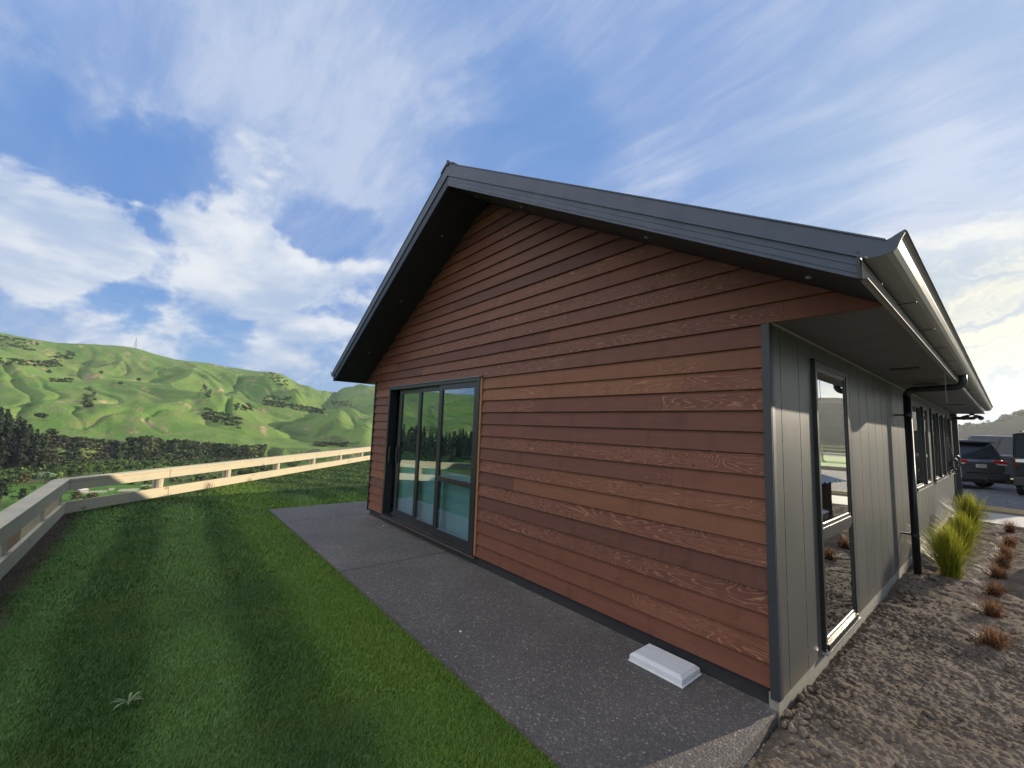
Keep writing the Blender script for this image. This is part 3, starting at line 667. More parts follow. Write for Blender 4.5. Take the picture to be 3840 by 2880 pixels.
# single trees one can tell apart, on the flats and on the hillside
T=[ # name, azimuth, distance, height, width, leaves, crown, label
 ('poplar',-94.71,595,14.5,5.0,'leaf_lime','column','tall narrow lime green poplar rising above the fence beside dark trees'),
 ('willow_tree',-97.49,551,11.,12.5,'leaf_silver','round','broad silvery willow on the flats above the fence corner'),
 ('willow_tree',-98.3,600,6,5,'leaf_silver','round','small silvery willow just left of the broad silver willow'),
 ('cypress_tree',-98.7,530,11.5,11,'leaf_brown','tier','dark olive spreading tree left of the silver willow'),
 ('broadleaf_tree',-100.4,530,8,9,'leaf_brown','round','brownish rounded tree at the left edge of the photo'),
 ('broadleaf_tree',-99.6,585,7,9,'leaf_mid','round','green tree behind the olive tree near the left edge'),
 ('broadleaf_tree',-96.6,590,10,8,'leaf_mid','round','mid green tree touching the broad silver willow on its right'),
 ('broadleaf_tree',-96.0,600,9.6,8,'leaf_mid','round','second mid green tree right of the silver willow'),
 ('broadleaf_tree',-95.3,592,10.5,8.5,'leaf_dark','round','blackish green tree touching the poplar on its left'),
 ('broadleaf_tree',-94.0,615,7,10,'leaf_mid','round','green tree touching the poplar on its right'),
 ('broadleaf_tree',-92.9,650,6.5,15,'leaf_mid','round','low wide tree right of the poplar over the top rail'),
 ('broadleaf_tree',-91.5,650,6,16,'leaf_mid','round','broad low tree on the flats above the first rail joint'),
 ('macrocarpa_tree',-99.9,440,17,13,'leaf_pine','tier','big dark macrocarpa at the left edge above the near fence'),
 ('macrocarpa_tree',-101.2,430,19,12,'leaf_pine','tier','tall macrocarpa cut off by the left edge of the photo'),
 ('macrocarpa_tree',-98.7,440,10,8,'leaf_pine','tier','dark tiered conifer right of the big macrocarpa, behind the fence cap'),
 ('macrocarpa_tree',-97.7,420,7,9,'leaf_brown','tier','low olive conifer behind the near fence cap'),
 ('macrocarpa_tree',-95.3,428,7,9,'leaf_brown','tier','olive conifer between the rails, left of the farm shed'),
 ('macrocarpa_tree',-94.3,426,6,10,'leaf_brown','tier','olive conifer between the rails, below the pale track'),
 ('broadleaf_tree',-94.5,490,5,7,'leaf_lime','round','bright lime tree by the white shed seen between the rails'),
 ('broadleaf_tree',-95.5,480,6,8,'leaf_pine','round','dark tree over the farm shed seen between the rails'),
 ('broadleaf_tree',-93.8,492,6,5,'leaf_dark','round','dark tree on the shade line of the fence, between the rails'),
 ('broadleaf_tree',-90.5,456,6.5,9.5,'leaf_lime','round','yellow green bush between the rails left of the first round post'),
 ('conical_tree',-87.7,489,8.5,6.5,'leaf_lime','round','lime green tree between the rails just right of the first round post'),
 ('conical_tree',-86.8,494,8.2,6.5,'leaf_lime','round','second lime green tree right of the first round post'),
 ('broadleaf_tree',-85.9,504,8.2,8.5,'leaf_dark','round','dark tree between two pairs of lime trees behind the rails'),
 ('conical_tree',-85.0,516,8.6,7,'leaf_lime','round','lime tree left of the second round post between the rails'),
 ('conical_tree',-84.2,518,8.8,6.2,'leaf_lime','round','lime tree touching the second round post between the rails'),
 ('broadleaf_tree',-82.3,526,10,9.5,'leaf_dark','round','dark tree right of the second round post between the rails'),
 ('broadleaf_tree',-81.2,542,9.6,10,'leaf_mid','round','mid green tree between the second and third round posts'),
 ('broadleaf_tree',-80.1,558,10.5,10,'leaf_dark','round','dark tall tree left of the third round post between the rails'),
 ('broadleaf_tree',-79.0,583,9.5,10,'leaf_dark','round','dark tree right behind the third round post'),
 ('broadleaf_tree',-77.2,622,8,13,'leaf_mid','round','wide green tree right of the third round post between the rails'),
]
for i,(nm,az,r_,h_,w_,mt,shp,lab) in enumerate(T):
    X_,Y_=P(az,r_); zz=tz(az,r_)-.3
    make_tree(nm,(X_,Y_,zz),h_,w_,MT[mt],shp,lab,'tree',420 if r_<200 else 300,300+i,group='trees on the river flats',size=w_*(.08 if r_<200 else .11))
HT=[(-98.24,3.29,'small dark tree at the upper left of the open paddocks'),(-94.83,3.63,'lone round tree high on the open hillside'),(-92.06,3.25,'small dark conifer below the tan slip on the hillside'),(-93.34,2.7,'pale spreading tree above the shaded gully'),(-98.41,-.89,'dark tree at the end of the farm track on the lower hillside'),(-98.16,-.93,'small tree just right of the dark one on the lower hillside'),(-97.6,-2.7,'large dark tree standing at the lip of the terrace'),(-100.7,3.63,'dark tree at the left end of the upper paddock')]
for i,(az,el,lab) in enumerate(HT):
    r_=twhere(az,el,760,1900)
    if r_ is None: continue
    X_,Y_=P(az,r_); h_=13 if i!=6 else 17
    make_tree('hillside_tree',(X_,Y_,tz(az,r_)-.5),h_,h_*.85,MT['leaf_dark'],'round',lab,'tree',160,700+i,group='single trees on the hillside',size=1.7,trunk=.12)
# radio mast on the ridge
az=-92.6; r_=1895; X_,Y_=P(az,r_); zb=tz(az,r_)-1
mast=tag(empty('radio_mast',(X_,Y_,zb)),'lattice radio mast standing on the skyline of the left ridge','radio mast')
mb=MB(); HM=34
for sx_,sy_ in((-1,-1),(1,-1),(1,1),(-1,1)): mb.beam((sx_*4.2,sy_*4.2,0),(sx_*.5,sy_*.5,HM),.55,.55)
for k in range(7):
    z0=HM*k/7; z1=HM*(k+1)/7; w0=4.2-(3.7)*k/7; w1=4.2-3.7*(k+1)/7
    for a,b_ in(((-1,-1),(1,-1)),((1,-1),(1,1)),((1,1),(-1,1)),((-1,1),(-1,-1))):
        mb.beam((a[0]*w0,a[1]*w0,z0),(b_[0]*w1,b_[1]*w1,z1),.3,.3); mb.beam((a[0]*w1,a[1]*w1,z1),(b_[0]*w1,b_[1]*w1,z1),.3,.3)
mb.build('lattice_tower',flat('galvanised_steel',(.20,.22,.26),.6),mast)
MB().tube([(0,0,HM),(0,0,HM+8)],[.3,.15],6).build('antenna',flat('galvanised_rod',(.20,.22,.26),.6),mast)
mb=MB().box(-3,3,-2,2,0,3); mb2=MB()
hut=tag(empty('equipment_hut',(X_+10,Y_+20,zb)),'tiny white equipment hut beside the radio mast on the ridge','hut')
MB().box(-4,4,-3,3,0,3.2).build('wall',MT['white'],hut); MB().prism([(-4.3,3.2),(4.3,3.2),(0,5)],(0,-3.3,0),(1,0,0),(0,0,1),(0,6.6,0)).build('roof',MT['white'],hut)
# white farm shed on the flats, between the rails
X_,Y_=P(-95.0,476); shd=tag(empty('farm_shed',(X_,Y_,tz(-95.0,476)),R(20)),'white roofed farm shed beside the pale track between the rails','shed')
MB().box(-4,4,-2.5,2.5,0,2.6).build('wall',flat('shed_wall',(.35,.33,.3),.8),shd)
MB().prism([(-2.9,2.6),(2.9,2.6),(0,4)],(-4.3,0,0),(0,1,0),(0,0,1),(8.6,0,0)).build('roof',MT['white'],shd)

# ================================================================== GROUND NEAR THE HOUSE
W,L=6.92,13.3
def sheet(name,poly,z,mat,label=None,kind='structure',thick=.0):
    mb=MB()
    if thick: mb.prism([(p[0],p[1]) for p in poly],(0,0,z-thick),(1,0,0),(0,1,0),(0,0,thick))
    else: mb.quad(*[(p[0],p[1],z) for p in poly])
    o=mb.build(name,mat); return tag(o,label,None,kind=kind)
lawnpoly=[(0,-1.41),(0,-4.7),(-9.66,-4.7),(-29,14.6),(-29,24),(-8.25,24),(-8.25,-1.41)]
sheet('lawn',lawnpoly,-.15,MT['lawn'],'striped mown lawn')
pat=sheet('patio',[(-8.25,-1.41),(-.012,-1.41),(-.012,-.0),(-.012,.03),(-6.9,.03),(-6.9,14),(-8.25,14)],-.12,MT['patio'],'dark exposed aggregate concrete patio',thick=.12)
# grass blades
def in_poly(px_,py_,poly):
    c=np.zeros(len(px_),bool); n=len(poly)
    for i in range(n):
        x0,y0=poly[i];x1,y1=poly[(i+1)%n]
        cond=((y0>py_)!=(y1>py_))&(px_<(x1-x0)*(py_-y0)/((y1-y0) if y1!=y0 else 1e-9)+x0); c^=cond
    return c
def blades(bands,poly,z,mat,name):
    Vs=[];Ts=[]
    for (d0,d1,dens,wid,hgt) in bands:
        n=int(dens*math.pi*(d1*d1-d0*d0)*.5)
        rr_=np.sqrt(rng.uniform(d0*d0,d1*d1,n)); aa=np.radians(rng.uniform(-150,-28,n)) if d0<6 else np.radians(rng.uniform(-115,-58,n))
        n2=n if d0<6 else int(n*.35); rr_=rr_[:n2]; aa=aa[:n2]
        bx=CX+rr_*np.sin(aa); by=CY+rr_*np.cos(aa); k=in_poly(bx,by,poly)
        dead=(by+.5*(.5+.5*fbm(bx*2.6,by*2.6,3,3))<-3.78)&(bx>-9.5); k&=~(dead&(rng.random(len(bx))<.8)); k&=(by>-4.45)
        bx=bx[k];by=by[k]; m=len(bx); th=rng.uniform(0,2*np.pi,m); ln=rng.uniform(.3,1.1,m)*hgt; hh=hgt*rng.uniform(.55,1.15,m)
        cl=.5+.5*np.clip(fbm(bx*9,by*9,2,17)*1.5,-1,1); hh*=(.75+.5*cl)
        ux=np.cos(th)*wid/2;uy=np.sin(th)*wid/2; lx=np.cos(th+1.3)*ln*.8;ly=np.sin(th+1.3)*ln*.8
        a=np.stack([bx-ux,by-uy,np.full(m,z)],1);b_=np.stack([bx+ux,by+uy,np.full(m,z)],1);c=np.stack([bx+lx,by+ly,z+hh],1)
        Vs.append(np.stack([a,b_,c],1).reshape(-1,3)); Ts.append(np.clip(rng.random(m)*.8+.2*cl,0,1))
    V_=np.vstack(Vs); F_=np.arange(len(V_)).reshape(-1,3)
    return npmesh(name,V_,F_,mat,None,{'tone':('FACE',np.concatenate(Ts))})
gr=blades([(.3,3.0,24000,.0030,.017),(3.0,5.5,13000,.0042,.020),(5.5,9,4200,.007,.028),(9,14,1500,.014,.038),(14,24,500,.024,.045)],lawnpoly,-.15,MT['blade'],'lawn_grass')
tag(gr,'short mown grass blades of the lawn','grass',kind='stuff')

# garden bed of bare soil (real relief)
def soil(x0,x1,y0,y1,dx,name,mat,amp,z0,label,taper=True):
    nx=int((x1-x0)/dx)+1; ny=int((y1-y0)/dx)+1
    xs=np.linspace(x0,x1,nx);ys=np.linspace(y0,y1,ny); X_,Y_=np.meshgrid(xs,ys)
    hgt=fbm(X_*1.3,Y_*1.3,3,101)*.9+fbm(X_*6,Y_*6,3,103)*.55+ridged(X_*14,Y_*14,2,107)*.12+fbm(X_*33,Y_*33,3,109)*.34
    Z=z0+hgt*amp
    if taper: Z-= .03*np.exp(-((X_-.0)/.05)**2)
    V_=np.stack([X_.ravel(),Y_.ravel(),Z.ravel()],1); ix=np.arange(nx*ny).reshape(ny,nx)
    F_=np.stack([ix[:-1,:-1].ravel(),ix[:-1,1:].ravel(),ix[1:,1:].ravel(),ix[1:,:-1].ravel()],1)
    return tag(npmesh(name,V_,F_,mat,None,smooth=True),label,kind='structure')
soil(0.0,1.6,-3.4,3.0,.009,'soil',MT['soil'],.026,-.155,'dry brown soil of the garden bed')
soil(0.0,3.5,3.0,11.25,.022,'soil',MT['soil'],.030,-.155,'dry brown soil of the far garden bed')
soil(1.6,7,-8,3.0,.05,'soil',MT['soil'],.030,-.155,'dry brown soil beside the camera')
# clods
def lump(bm_v,bm_f,tn,c,r_,rg):
    t=(1+5**.5)/2; vs=[(-1,t,0),(1,t,0),(-1,-t,0),(1,-t,0),(0,-1,t),(0,1,t),(0,-1,-t),(0,1,-t),(t,0,-1),(t,0,1),(-t,0,-1),(-t,0,1)]
    fs=[(0,11,5),(0,5,1),(0,1,7),(0,7,10),(0,10,11),(1,5,9),(5,11,4),(11,10,2),(10,7,6),(7,1,8),(3,9,4),(3,4,2),(3,2,6),(3,6,8),(3,8,9),(4,9,5),(2,4,11),(6,2,10),(8,6,7),(9,8,1)]
    i=len(bm_v); sx_,sy_,sz_=rg.uniform(.7,1.3),rg.uniform(.7,1.3),rg.uniform(.5,.9)
    for v in vs:
        k=r_/1.9*rg.uniform(.8,1.2); bm_v.append((c[0]+v[0]*k*sx_,c[1]+v[1]*k*sy_,c[2]+v[2]*k*sz_))
    for q in fs: bm_f.append(tuple(i+a for a in q)); tn.append(rg.random())
mv,mf,mt_=[],[],[]; rg=random.Random(11)
for i in range(5200):
    X_=rg.uniform(.03,1.7); Y_=-3+8*rg.random()**1.4; s_=.0035+.018*rg.random()**3.5
    lump(mv,mf,mt_,(X_,Y_,-.15+s_*.3),s_,rg)
for i in range(170):
    X_=abs(rg.gauss(0,.10))+.03; Y_=rg.uniform(.0,.55)+rg.gauss(0,.1); s_=rg.uniform(.012,.034)
    lump(mv,mf,mt_,(X_,Y_,-.155+rg.random()*.03),s_,rg)
for i in range(90):
    X_=rg.gauss(.10,.06)+.05; Y_=rg.uniform(2.5,4.8); s_=rg.uniform(.01,.035)
    lump(mv,mf,mt_,(abs(X_)+.03,Y_,-.15),s_,rg)
me=bpy.data.meshes.new('clods'); me.from_pydata(mv,[],mf); me.materials.append(MT['soil']); me.polygons.foreach_set('use_smooth',[True]*len(mf))
tag(link(bpy.data.objects.new('soil_clods',me)),'loose clods and pebbles of soil along the house and bed','soil clods',kind='stuff')
# path, timber edging, gravel, far lawn strip
sheet('path',[(.0,11.2),(6,10.2),(6,12.1),(0,13.25)],-.115,flat('brushed_pale_concrete',(.42,.40,.36),.8,var=.18,scale=4,bumpk=.4),'pale concrete path',thick=.1)
gvl=sheet('gravel',[(-30,14.2),(0,14.0),(12,12.9),(40,12.9),(40,60),(-30,60)],-.16,MT['gravel'],'grey gravel drive')
sheet('soil',[(-.3,13.2),(6.2,12.0),(12,10),(12,13.05),(0,14.2),(-.3,14.3)],-.15,MT['soil'],'strip of soil between path and gravel')
ed=tag(empty('timber_edging',(0,14.2,-.16)),'pale timber board edging between the far garden strip and the gravel','edging')
MB().beam((.05,0,.05),(8,-1.5,.05),.045,.12).build('board',flat('sawn_edging',(.55,.44,.26),.7,var=.2,scale=5),ed)
# ================================================================== FENCE
fence=tag(empty('timber_fence',(-9.479,-4.283,-.15)),'low two rail pale timber fence with a flat cap along the lawn edge','fence')
inv=Vector((-9.479,-4.283,-.15))
def FL(p): return (p[0]-inv.x,p[1]-inv.y,p[2]-inv.z)
d45=Vector((-1,1,0)).normalized(); nb=Vector((-1,-1,0)).normalized()  # away from the lawn
def onf(t,off,z): q=Vector((-9.479,-4.283,0))+d45*t+nb*off; return (q.x,q.y,z)
joints=[0,1.96,7.86,13.7,19.6]
for i in range(4):
    a,b_=joints[i]+(.004 if i else 0),joints[i+1]-.004
    for nm,z0,z1 in(('rail',-.125,.07),('rail',.262,.412)):
        MB().beam(FL(onf(a,.024,(z0+z1)/2)),FL(onf(b_,.024,(z0+z1)/2)),.046,z1-z0,a=.13*i+.3*z1+.02).build(nm,MT['pine'],fence,bevel=.003)
    MB().beam(FL(onf(a-(0 if i else .04),.093,.438)),FL(onf(b_,.093,.438)),.20,.046,a=.37*i+.1).build('cap_rail',MT['pine'],fence,bevel=.003)
for t_ in (1.83,3.78,5.8,7.8,9.75,11.7,13.7,15.7,17.7,19.5):
    q=onf(t_,.145,0); MB().tube([FL((q[0],q[1],-.9)),FL((q[0],q[1],.412))],.095,14,a=.2+.03*t_).build('post',MT['pine'],fence,smooth=False)
# near section, running along -y side towards the camera's left
jx=[-9.479,-7.02,-3.4,.6]
for i in range(3):
    a,b_=jx[i]+(.0 if i==0 else .004),jx[i+1]-.004
    for nm,z0,z1 in(('rail',-.125,.07),('rail',.262,.412)):
        MB().beam(FL((a,-4.307,(z0+z1)/2)),FL((b_,-4.307,(z0+z1)/2)),.046,z1-z0,a=.21*i+.3*z1+.4).build(nm,MT['pine'],fence,bevel=.003)
    MB().beam(FL((a-(.08 if i==0 else 0),-4.376,.437)),FL((b_,-4.376,.437)),.20,.046,a=.31*i+.7).build('cap_rail',MT['pine'],fence,bevel=.003)
for x_,w_ in((-9.30,.10),(-7.9,.10),(-6.0,.10),(-4.2,.10),(-2.3,.1)):
    MB().box(x_-.095-inv.x,x_+.095-inv.x,-4.50-inv.y,-4.332-inv.y,-.9,.41-inv.z,a=.3).build('post',MT['pine'],fence,bevel=.004)

# long dry stalks leaning against the rail
def stalks(c,n,seed,hh):
    rg=random.Random(seed); mb=MB()
    for i in range(n):
        a=rg.uniform(-.9,.9); l=hh*rg.uniform(.5,1.1); p0=Vector(c)+d45*rg.gauss(0,.06)
        p1=p0+d45*math.sin(a)*l*.5+Vector((0,0,l*.45)); p2=p0+d45*math.sin(a)*l*1.1+Vector((0,0,l*.75))
        mb.tube([p0,p1,p2],[.004,.003,.0015],4)
    return mb
for c,n,s,hh,lb in((onf(3.05,-.04,-.15),9,5,.30,'tuft of dry stalks against the lower rail right of the first post'),(onf(4.45,-.04,-.15),6,8,.20,'small tuft of dark stalks under the lower rail near the second round post'),(onf(1.9,-.05,-.15),5,9,.14,'short dry tuft at the foot of the rail joint')):
    tag(stalks(c,n,s,hh).build('dry_grass_tuft',flat('dry_stalk',(.13,.11,.06),.8)),lb,'grass tuft',group='dry tufts along the fence')
# ================================================================== HOUSE
house=tag(empty('house',(0,0,0)),'cedar clad gable house with slate metal roof and grey panelled side wall','house')
TS=.5625; ZE=2.415; XM=-W/2; XE=4.06                 # rake slope, eave underside, ridge x, half span
def zrake(x): return ZE+TS*(XE-abs(x-XM))
B_=.15
wb=MB(); rgb=random.Random(5)
DX0,DX1,DZ=-6.235,-3.40,2.262
for k in range(0,31):
    z0=k*B_; z1=min(z0+B_+.004,10)
    def lim(z):
        if z<2.40-1e-6: return -W,0.
        hw=XE-(z-ZE)/TS if z>ZE else XE
        return XM-hw,XM+hw
    if k<16: a0,a1=-W+.012,-.012; b0,b1=a0,a1
    else:
        a0,a1=lim(z0+.0); b0,b1=lim(z1)
        if b1-b0<0: b0=b1=XM
    if k==16: z0=2.418-.012
    spans=[(a0,a1)]
    if z0<DZ-.02 and k<15: spans=[(a0,DX0-.004),(DX1+.045,a1)]
    for (s0,s1) in spans:
        cuts=[s0]; xx=s0+rgb.uniform(.5,3.2)
        while xx<s1-.5: cuts.append(xx); xx+=rgb.uniform(1.3,4.6)
        cuts.append(s1)
        for c0,c1 in zip(cuts[:-1],cuts[1:]):
            e0=c0+(.0007 if c0>s0 else 0); e1=c1-(.0007 if c1<s1 else 0)
            def tx(x): return min(max(x,b0),b1)
            t=rgb.uniform(.02,.98); j=rgb.uniform(-.0012,.0012)
            yb,yt=-.006+j,.019+j
            A=(e0,yb,z0);Bp=(e1,yb,z0);C_=(tx(e1),yt,z1);D_=(tx(e0),yt,z1)
            wb.quad(A,Bp,C_,D_,a=t)
            wb.quad((e0,yb,z0),(e0,.030,z0),(e1,.030,z0),(e1,yb,z0),a=t)
            wb.quad(A,D_,(e0,.03,z1),(e0,.03,z0),a=t); wb.quad(Bp,(e1,.03,z0),(e1,.03,z1),C_,a=t)
wb.build('weatherboards',MT['cedar'],house,fix=False)
# solid wall behind the boards and room shell
gw=MB()
gw.prism([(-W+.02,-.0),(DX0,-.0),(DX0,2.40),(-W+.02,2.40)],(0,.032,0),(1,0,0),(0,0,1),(0,.09,0))
gw.prism([(DX1,0),(-.02,0),(-.02,2.40),(DX1,2.40)],(0,.032,0),(1,0,0),(0,0,1),(0,.09,0))
gw.prism([(DX0+.002,2.25),(DX1-.002,2.25),(DX1-.002,2.40),(DX0+.002,2.40)],(0,.033,0),(1,0,0),(0,0,1),(0,.09,0))
gw.prism([(XM-XE+.03,2.43),(XM+XE-.03,2.43),(XM,zrake(XM)-.03)],(0,.034,0),(1,0,0),(0,0,1),(0,.09,0))
gw.build('gable_wall',MT['dark_gap'],house)
MB().box(-W+.03,-.03,.03,L-.03,-.30,-.006).build('foundation',MT['dark_gap'],house)
MB().box(-.028,-.004,.0,L,-.32,-.052).build('foundation_face',MT['conc_base'],house)
MB().box(-.06,-.005,-.004,.028,-.32,-.022).build('foundation_corner',MT['conc_base'],house)
# corner trims
MB().box(-.046,.006,-.018,-.004,-.055,2.402).box(-.006,.008,-.004,.05,-.055,2.402).build('corner_trim',MT['trim'],house,bevel=.002)
MB().box(-W-.010,-W+.012,-.018,.03,-.04,2.40).build('corner_trim',MT['trim'],house,bevel=.002)
# left wall and back wall (seen only obliquely)
MB().box(-W,-W+.1,.12,L,-.05,2.42).build('side_wall',MT['panel'],house)
MB().prism([(-W,-.05),(0,-.05),(0,2.42),(XM,zrake(XM)-.02),(-W,2.42)],(0,L-.1,0),(1,0,0),(0,0,1),(0,.1,0)).build('back_wall',MT['panel'],house)
MB().box(-W+.2,-.6,4.2,4.3,0,2.41).box(-W+.2,-.6,.13,4.2,2.395,2.41).box(-.62,-.6,.13,4.2,0,2.41).box(-W+.2,-W+.22,.13,4.2,0,2.41).build('interior_walls',MT['inside'],house)
MB().box(-W+.2,-.6,.13,4.2,-.004,.02).build('interior_floor',MT['blind'],house)
# panelled side wall, grooves every 0.4 m, openings for the windows
WIN=[(.935,1.985,-.03,2.262,'tall'),(6.15,8.12,.83,2.285,'w'),(8.80,11.56,.83,2.285,'w'),(11.82,13.10,.83,2.285,'w')]
sw=MB(); gro=[.2+.4*k for k in range(34)]
segs=sorted(set([0.0,L]+[y for y in gro if y<L]+[v for w_ in WIN for v in w_[:2]]))
for y0,y1 in zip(segs[:-1],segs[1:]):
    g0=.005 if any(abs(y0-q)<1e-6 for q in gro) else 0; g1=.005 if any(abs(y1-q)<1e-6 for q in gro) else 0
    ym=(y0+y1)/2; hit=[w_ for w_ in WIN if w_[0]<ym<w_[1]]
    zs=[(-.06,2.42)] if not hit else ([(-.06,hit[0][2])] if hit[0][2]>.1 else [(-.06,-.035)])+[(hit[0][3],2.42)]
    for z0,z1 in zs: sw.box(-.028,0,y0+g0,y1-g1,z0,z1)
sw.build('panel_cladding',MT['panel'],house)
bk=MB()
ys=[0.02]+[v for w_ in WIN for v in w_[:2]]+[L-.02]
for y0,y1 in zip(ys[::2],ys[1::2]): MB().box(-.05,-.030,y0,y1,-.05,2.41).build('groove_backing',MT['dark_gap'],house)
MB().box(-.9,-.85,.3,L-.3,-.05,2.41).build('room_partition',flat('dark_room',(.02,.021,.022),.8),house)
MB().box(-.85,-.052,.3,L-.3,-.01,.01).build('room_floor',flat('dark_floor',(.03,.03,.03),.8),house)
# soffits
def rake(side,name,mat,y0,y1,th,o0=0.,x_in=None):
    xe=XM+side*XE; xa=XM
    s=MB(); s.prism([(xe,zrake(xe)+o0),(xa,zrake(xa)+o0),(xa,zrake(xa)+o0+th),(xe,zrake(xe)+o0+th)],(0,y0,0),(1,0,0),(0,0,1),(0,y1-y0,0)); return s
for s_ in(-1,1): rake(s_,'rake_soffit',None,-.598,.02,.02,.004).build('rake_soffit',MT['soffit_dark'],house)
MB().box(.002,.618,.0195,L+.55,2.416,2.43).build('eave_soffit',MT['soffit'],house)
MB().box(-W-.618,-W-.002,.0195,L+.55,2.416,2.43).build('eave_soffit',MT['soffit'],house)
# soffit beading, sheet joints
for y_ in(3.55,5.95,8.35,10.8): MB().box(.02,.615,y_,y_+.006,2.4135,2.4158).build('soffit_joint',MT['alu2'],house)
MB().box(.001,.014,.03,L,2.404,2.4155).build('soffit_bead',flat('bead',(.30,.30,.28),.5),house)
# rake fascia with ribs + barge flashing; offsets widen a little towards the ridge
def rake2(side,y0,y1,oe,oa,ext=0.):
    xe=XM+side*(XE+ext); zb=ZE-ext*TS
    mb=MB(); mb.prism([(xe,zb+oe[0]),(XM,zrake(XM)+oa[0]),(XM,zrake(XM)+oa[1]),(xe,zb+oe[1])],(0,y0,0),(1,0,0),(0,0,1),(0,y1-y0,0)); return mb
for s_ in(-1,1):
    rake2(s_,-.618,-.598,(-.004,.120),(-.004,.145)).build('rake_fascia',MT['fascia'],house)
    rake2(s_,-.6225,-.6181,(.020,.030),(.022,.034)).build('fascia_rib',MT['fascia'],house)
    rake2(s_,-.6225,-.6181,(.062,.070),(.074,.084)).build('fascia_rib',MT['fascia'],house)
    rake2(s_,-.634,-.6181,(.104,.116),(.128,.143),.03).build('fascia_rib',MT['flash'],house)
    rake2(s_,-.631,-.598,(.117,.211),(.144,.292),.037).build('barge_flashing',MT['flash'],house)
    rake2(s_,-.638,-.560,(.2112,.220),(.2922,.302),.115).build('barge_top_fold',MT['flash'],house)
    rake2(s_,-.56,L+.55,(.170,.200),(.250,.282)).build('roof',MT['roof'],house)
for s_ in(-1,1): MB().box(min(XM+s_*XE,XM+s_*(XE+.014)),max(XM+s_*XE,XM+s_*(XE+.014)),-.632,-.585,2.405,2.545).build('added_fascia_cover',MT['soffit_dark'],house)  # dark matte piece added to hide the sunlit fascia end
rid=MB().prism([(-.16,-.09),(0,.0),(.16,-.09),(.16,-.075),(0,.018),(-.16,-.075)],(XM,-.645,zrake(XM)+.305),(1,0,0),(0,0,1),(0,L+1.2,0)); rid.build('ridge_cap',MT['flash'],house)
MB().prism([(-.016,-.04),(.016,-.04),(.012,.03),(-.012,.03)],(XM,-.648,zrake(XM)+.305),(1,0,0),(0,0,1),(0,.03,0)).build('ridge_end',MT['flash'],house)
# eave fascia + gutter
YG0,YG1=-.6,L+.55
for s_ in (1,-1):
    x0=XM+s_*XE; q=lambda u,v:(x0+s_*u,v)
    fa=MB().prism([(0.0,2.412),(.020,2.412),(.020,2.50),(0,2.50)],(x0,YG0+.002,0),(s_,0,0),(0,0,1),(0,YG1-YG0,0)); fa.build('eave_fascia',MT['fascia'] if s_<0 else MT['gutter'],house)
    MB().prism([(.020,2.409),(.034,2.409),(.034,2.4135),(.0245,2.4135),(.0245,2.44),(.020,2.44)],(x0,YG0+.01,0),(s_,0,0),(0,0,1),(0,YG1-YG0-.012,0)).build('fascia_lip',flat('fascia_lip_metal',(.20,.20,.20),.7,spec=.2),house)
    out=[(.040,2.498),(.060,2.4935),(.085,2.495),(.110,2.500),(.132,2.512),(.148,2.530),(.160,2.555),(.170,2.585),(.180,2.592),(.188,2.586)]
    inn=[(u-.004,v+.004) for u,v in out[:-1]][::-1]
    prof=[(.022,2.51)]+out+[(.182,2.597)]+inn[:-1]+[(.026,2.52)]
    MB().prism(prof,(x0,YG0-.028,0),(s_,0,0),(0,0,1),(0,YG1-YG0+.05,0)).build('gutter',MT['gutter'],house)
    # stop end: filled profile, top edge dips then rises to the lip as in the photo
    end=[(.045,2.501),(.060,2.4935),(.085,2.493),(.112,2.496),(.138,2.503),(.155,2.522),(.168,2.555),(.185,2.587),(.178,2.594),(.152,2.582),(.132,2.571),(.1165,2.566),(.0372,2.6045),(.0372,2.512)]
    MB().prism(end,(x0,YG0-.034,0),(s_,0,0),(0,0,1),(0,.006,0)).build('gutter_stop_end',MT['flash'],house)
for k in range(14): MB().box(.606,.712,.35+k*.95,.358+k*.95,2.483,2.4865).build('gutter_bracket',MT['pvc'],house)
# down lights / vents in the soffits
for i,(x_,y_) in enumerate(((-6.62,-.30),(-5.35,-.30),(-4.1,-.30),(-3.2,-.34),(-2.3,-.34),(-.75,-.33),(.32,-.3))):
    zz=zrake(x_)-.001; mb=MB(); sgn=1 if x_<XM else -1
    mb.tube([(x_,y_,zz+.006),(x_,y_,zz-.006)],[.020,.015],12); mb.build('soffit_light',flat('lamp_glass',(.20,.20,.20),.3),house)
for x_,y_,n_ in((.33,3.05,1),(.33,4.9,1),(.33,9.6,1)):
    mb=MB()
    for k in range(6): mb.box(x_-.11,x_+.11,y_-.05+k*.02,y_-.042+k*.02,2.404,2.4155)
    mb.box(x_-.12,x_+.12,y_-.065,y_-.056,2.404,2.4155); mb.box(x_-.12,x_+.12,y_+.066,y_+.074,2.404,2.4155)
    mb.build('soffit_vent',MT['alu2'],house)

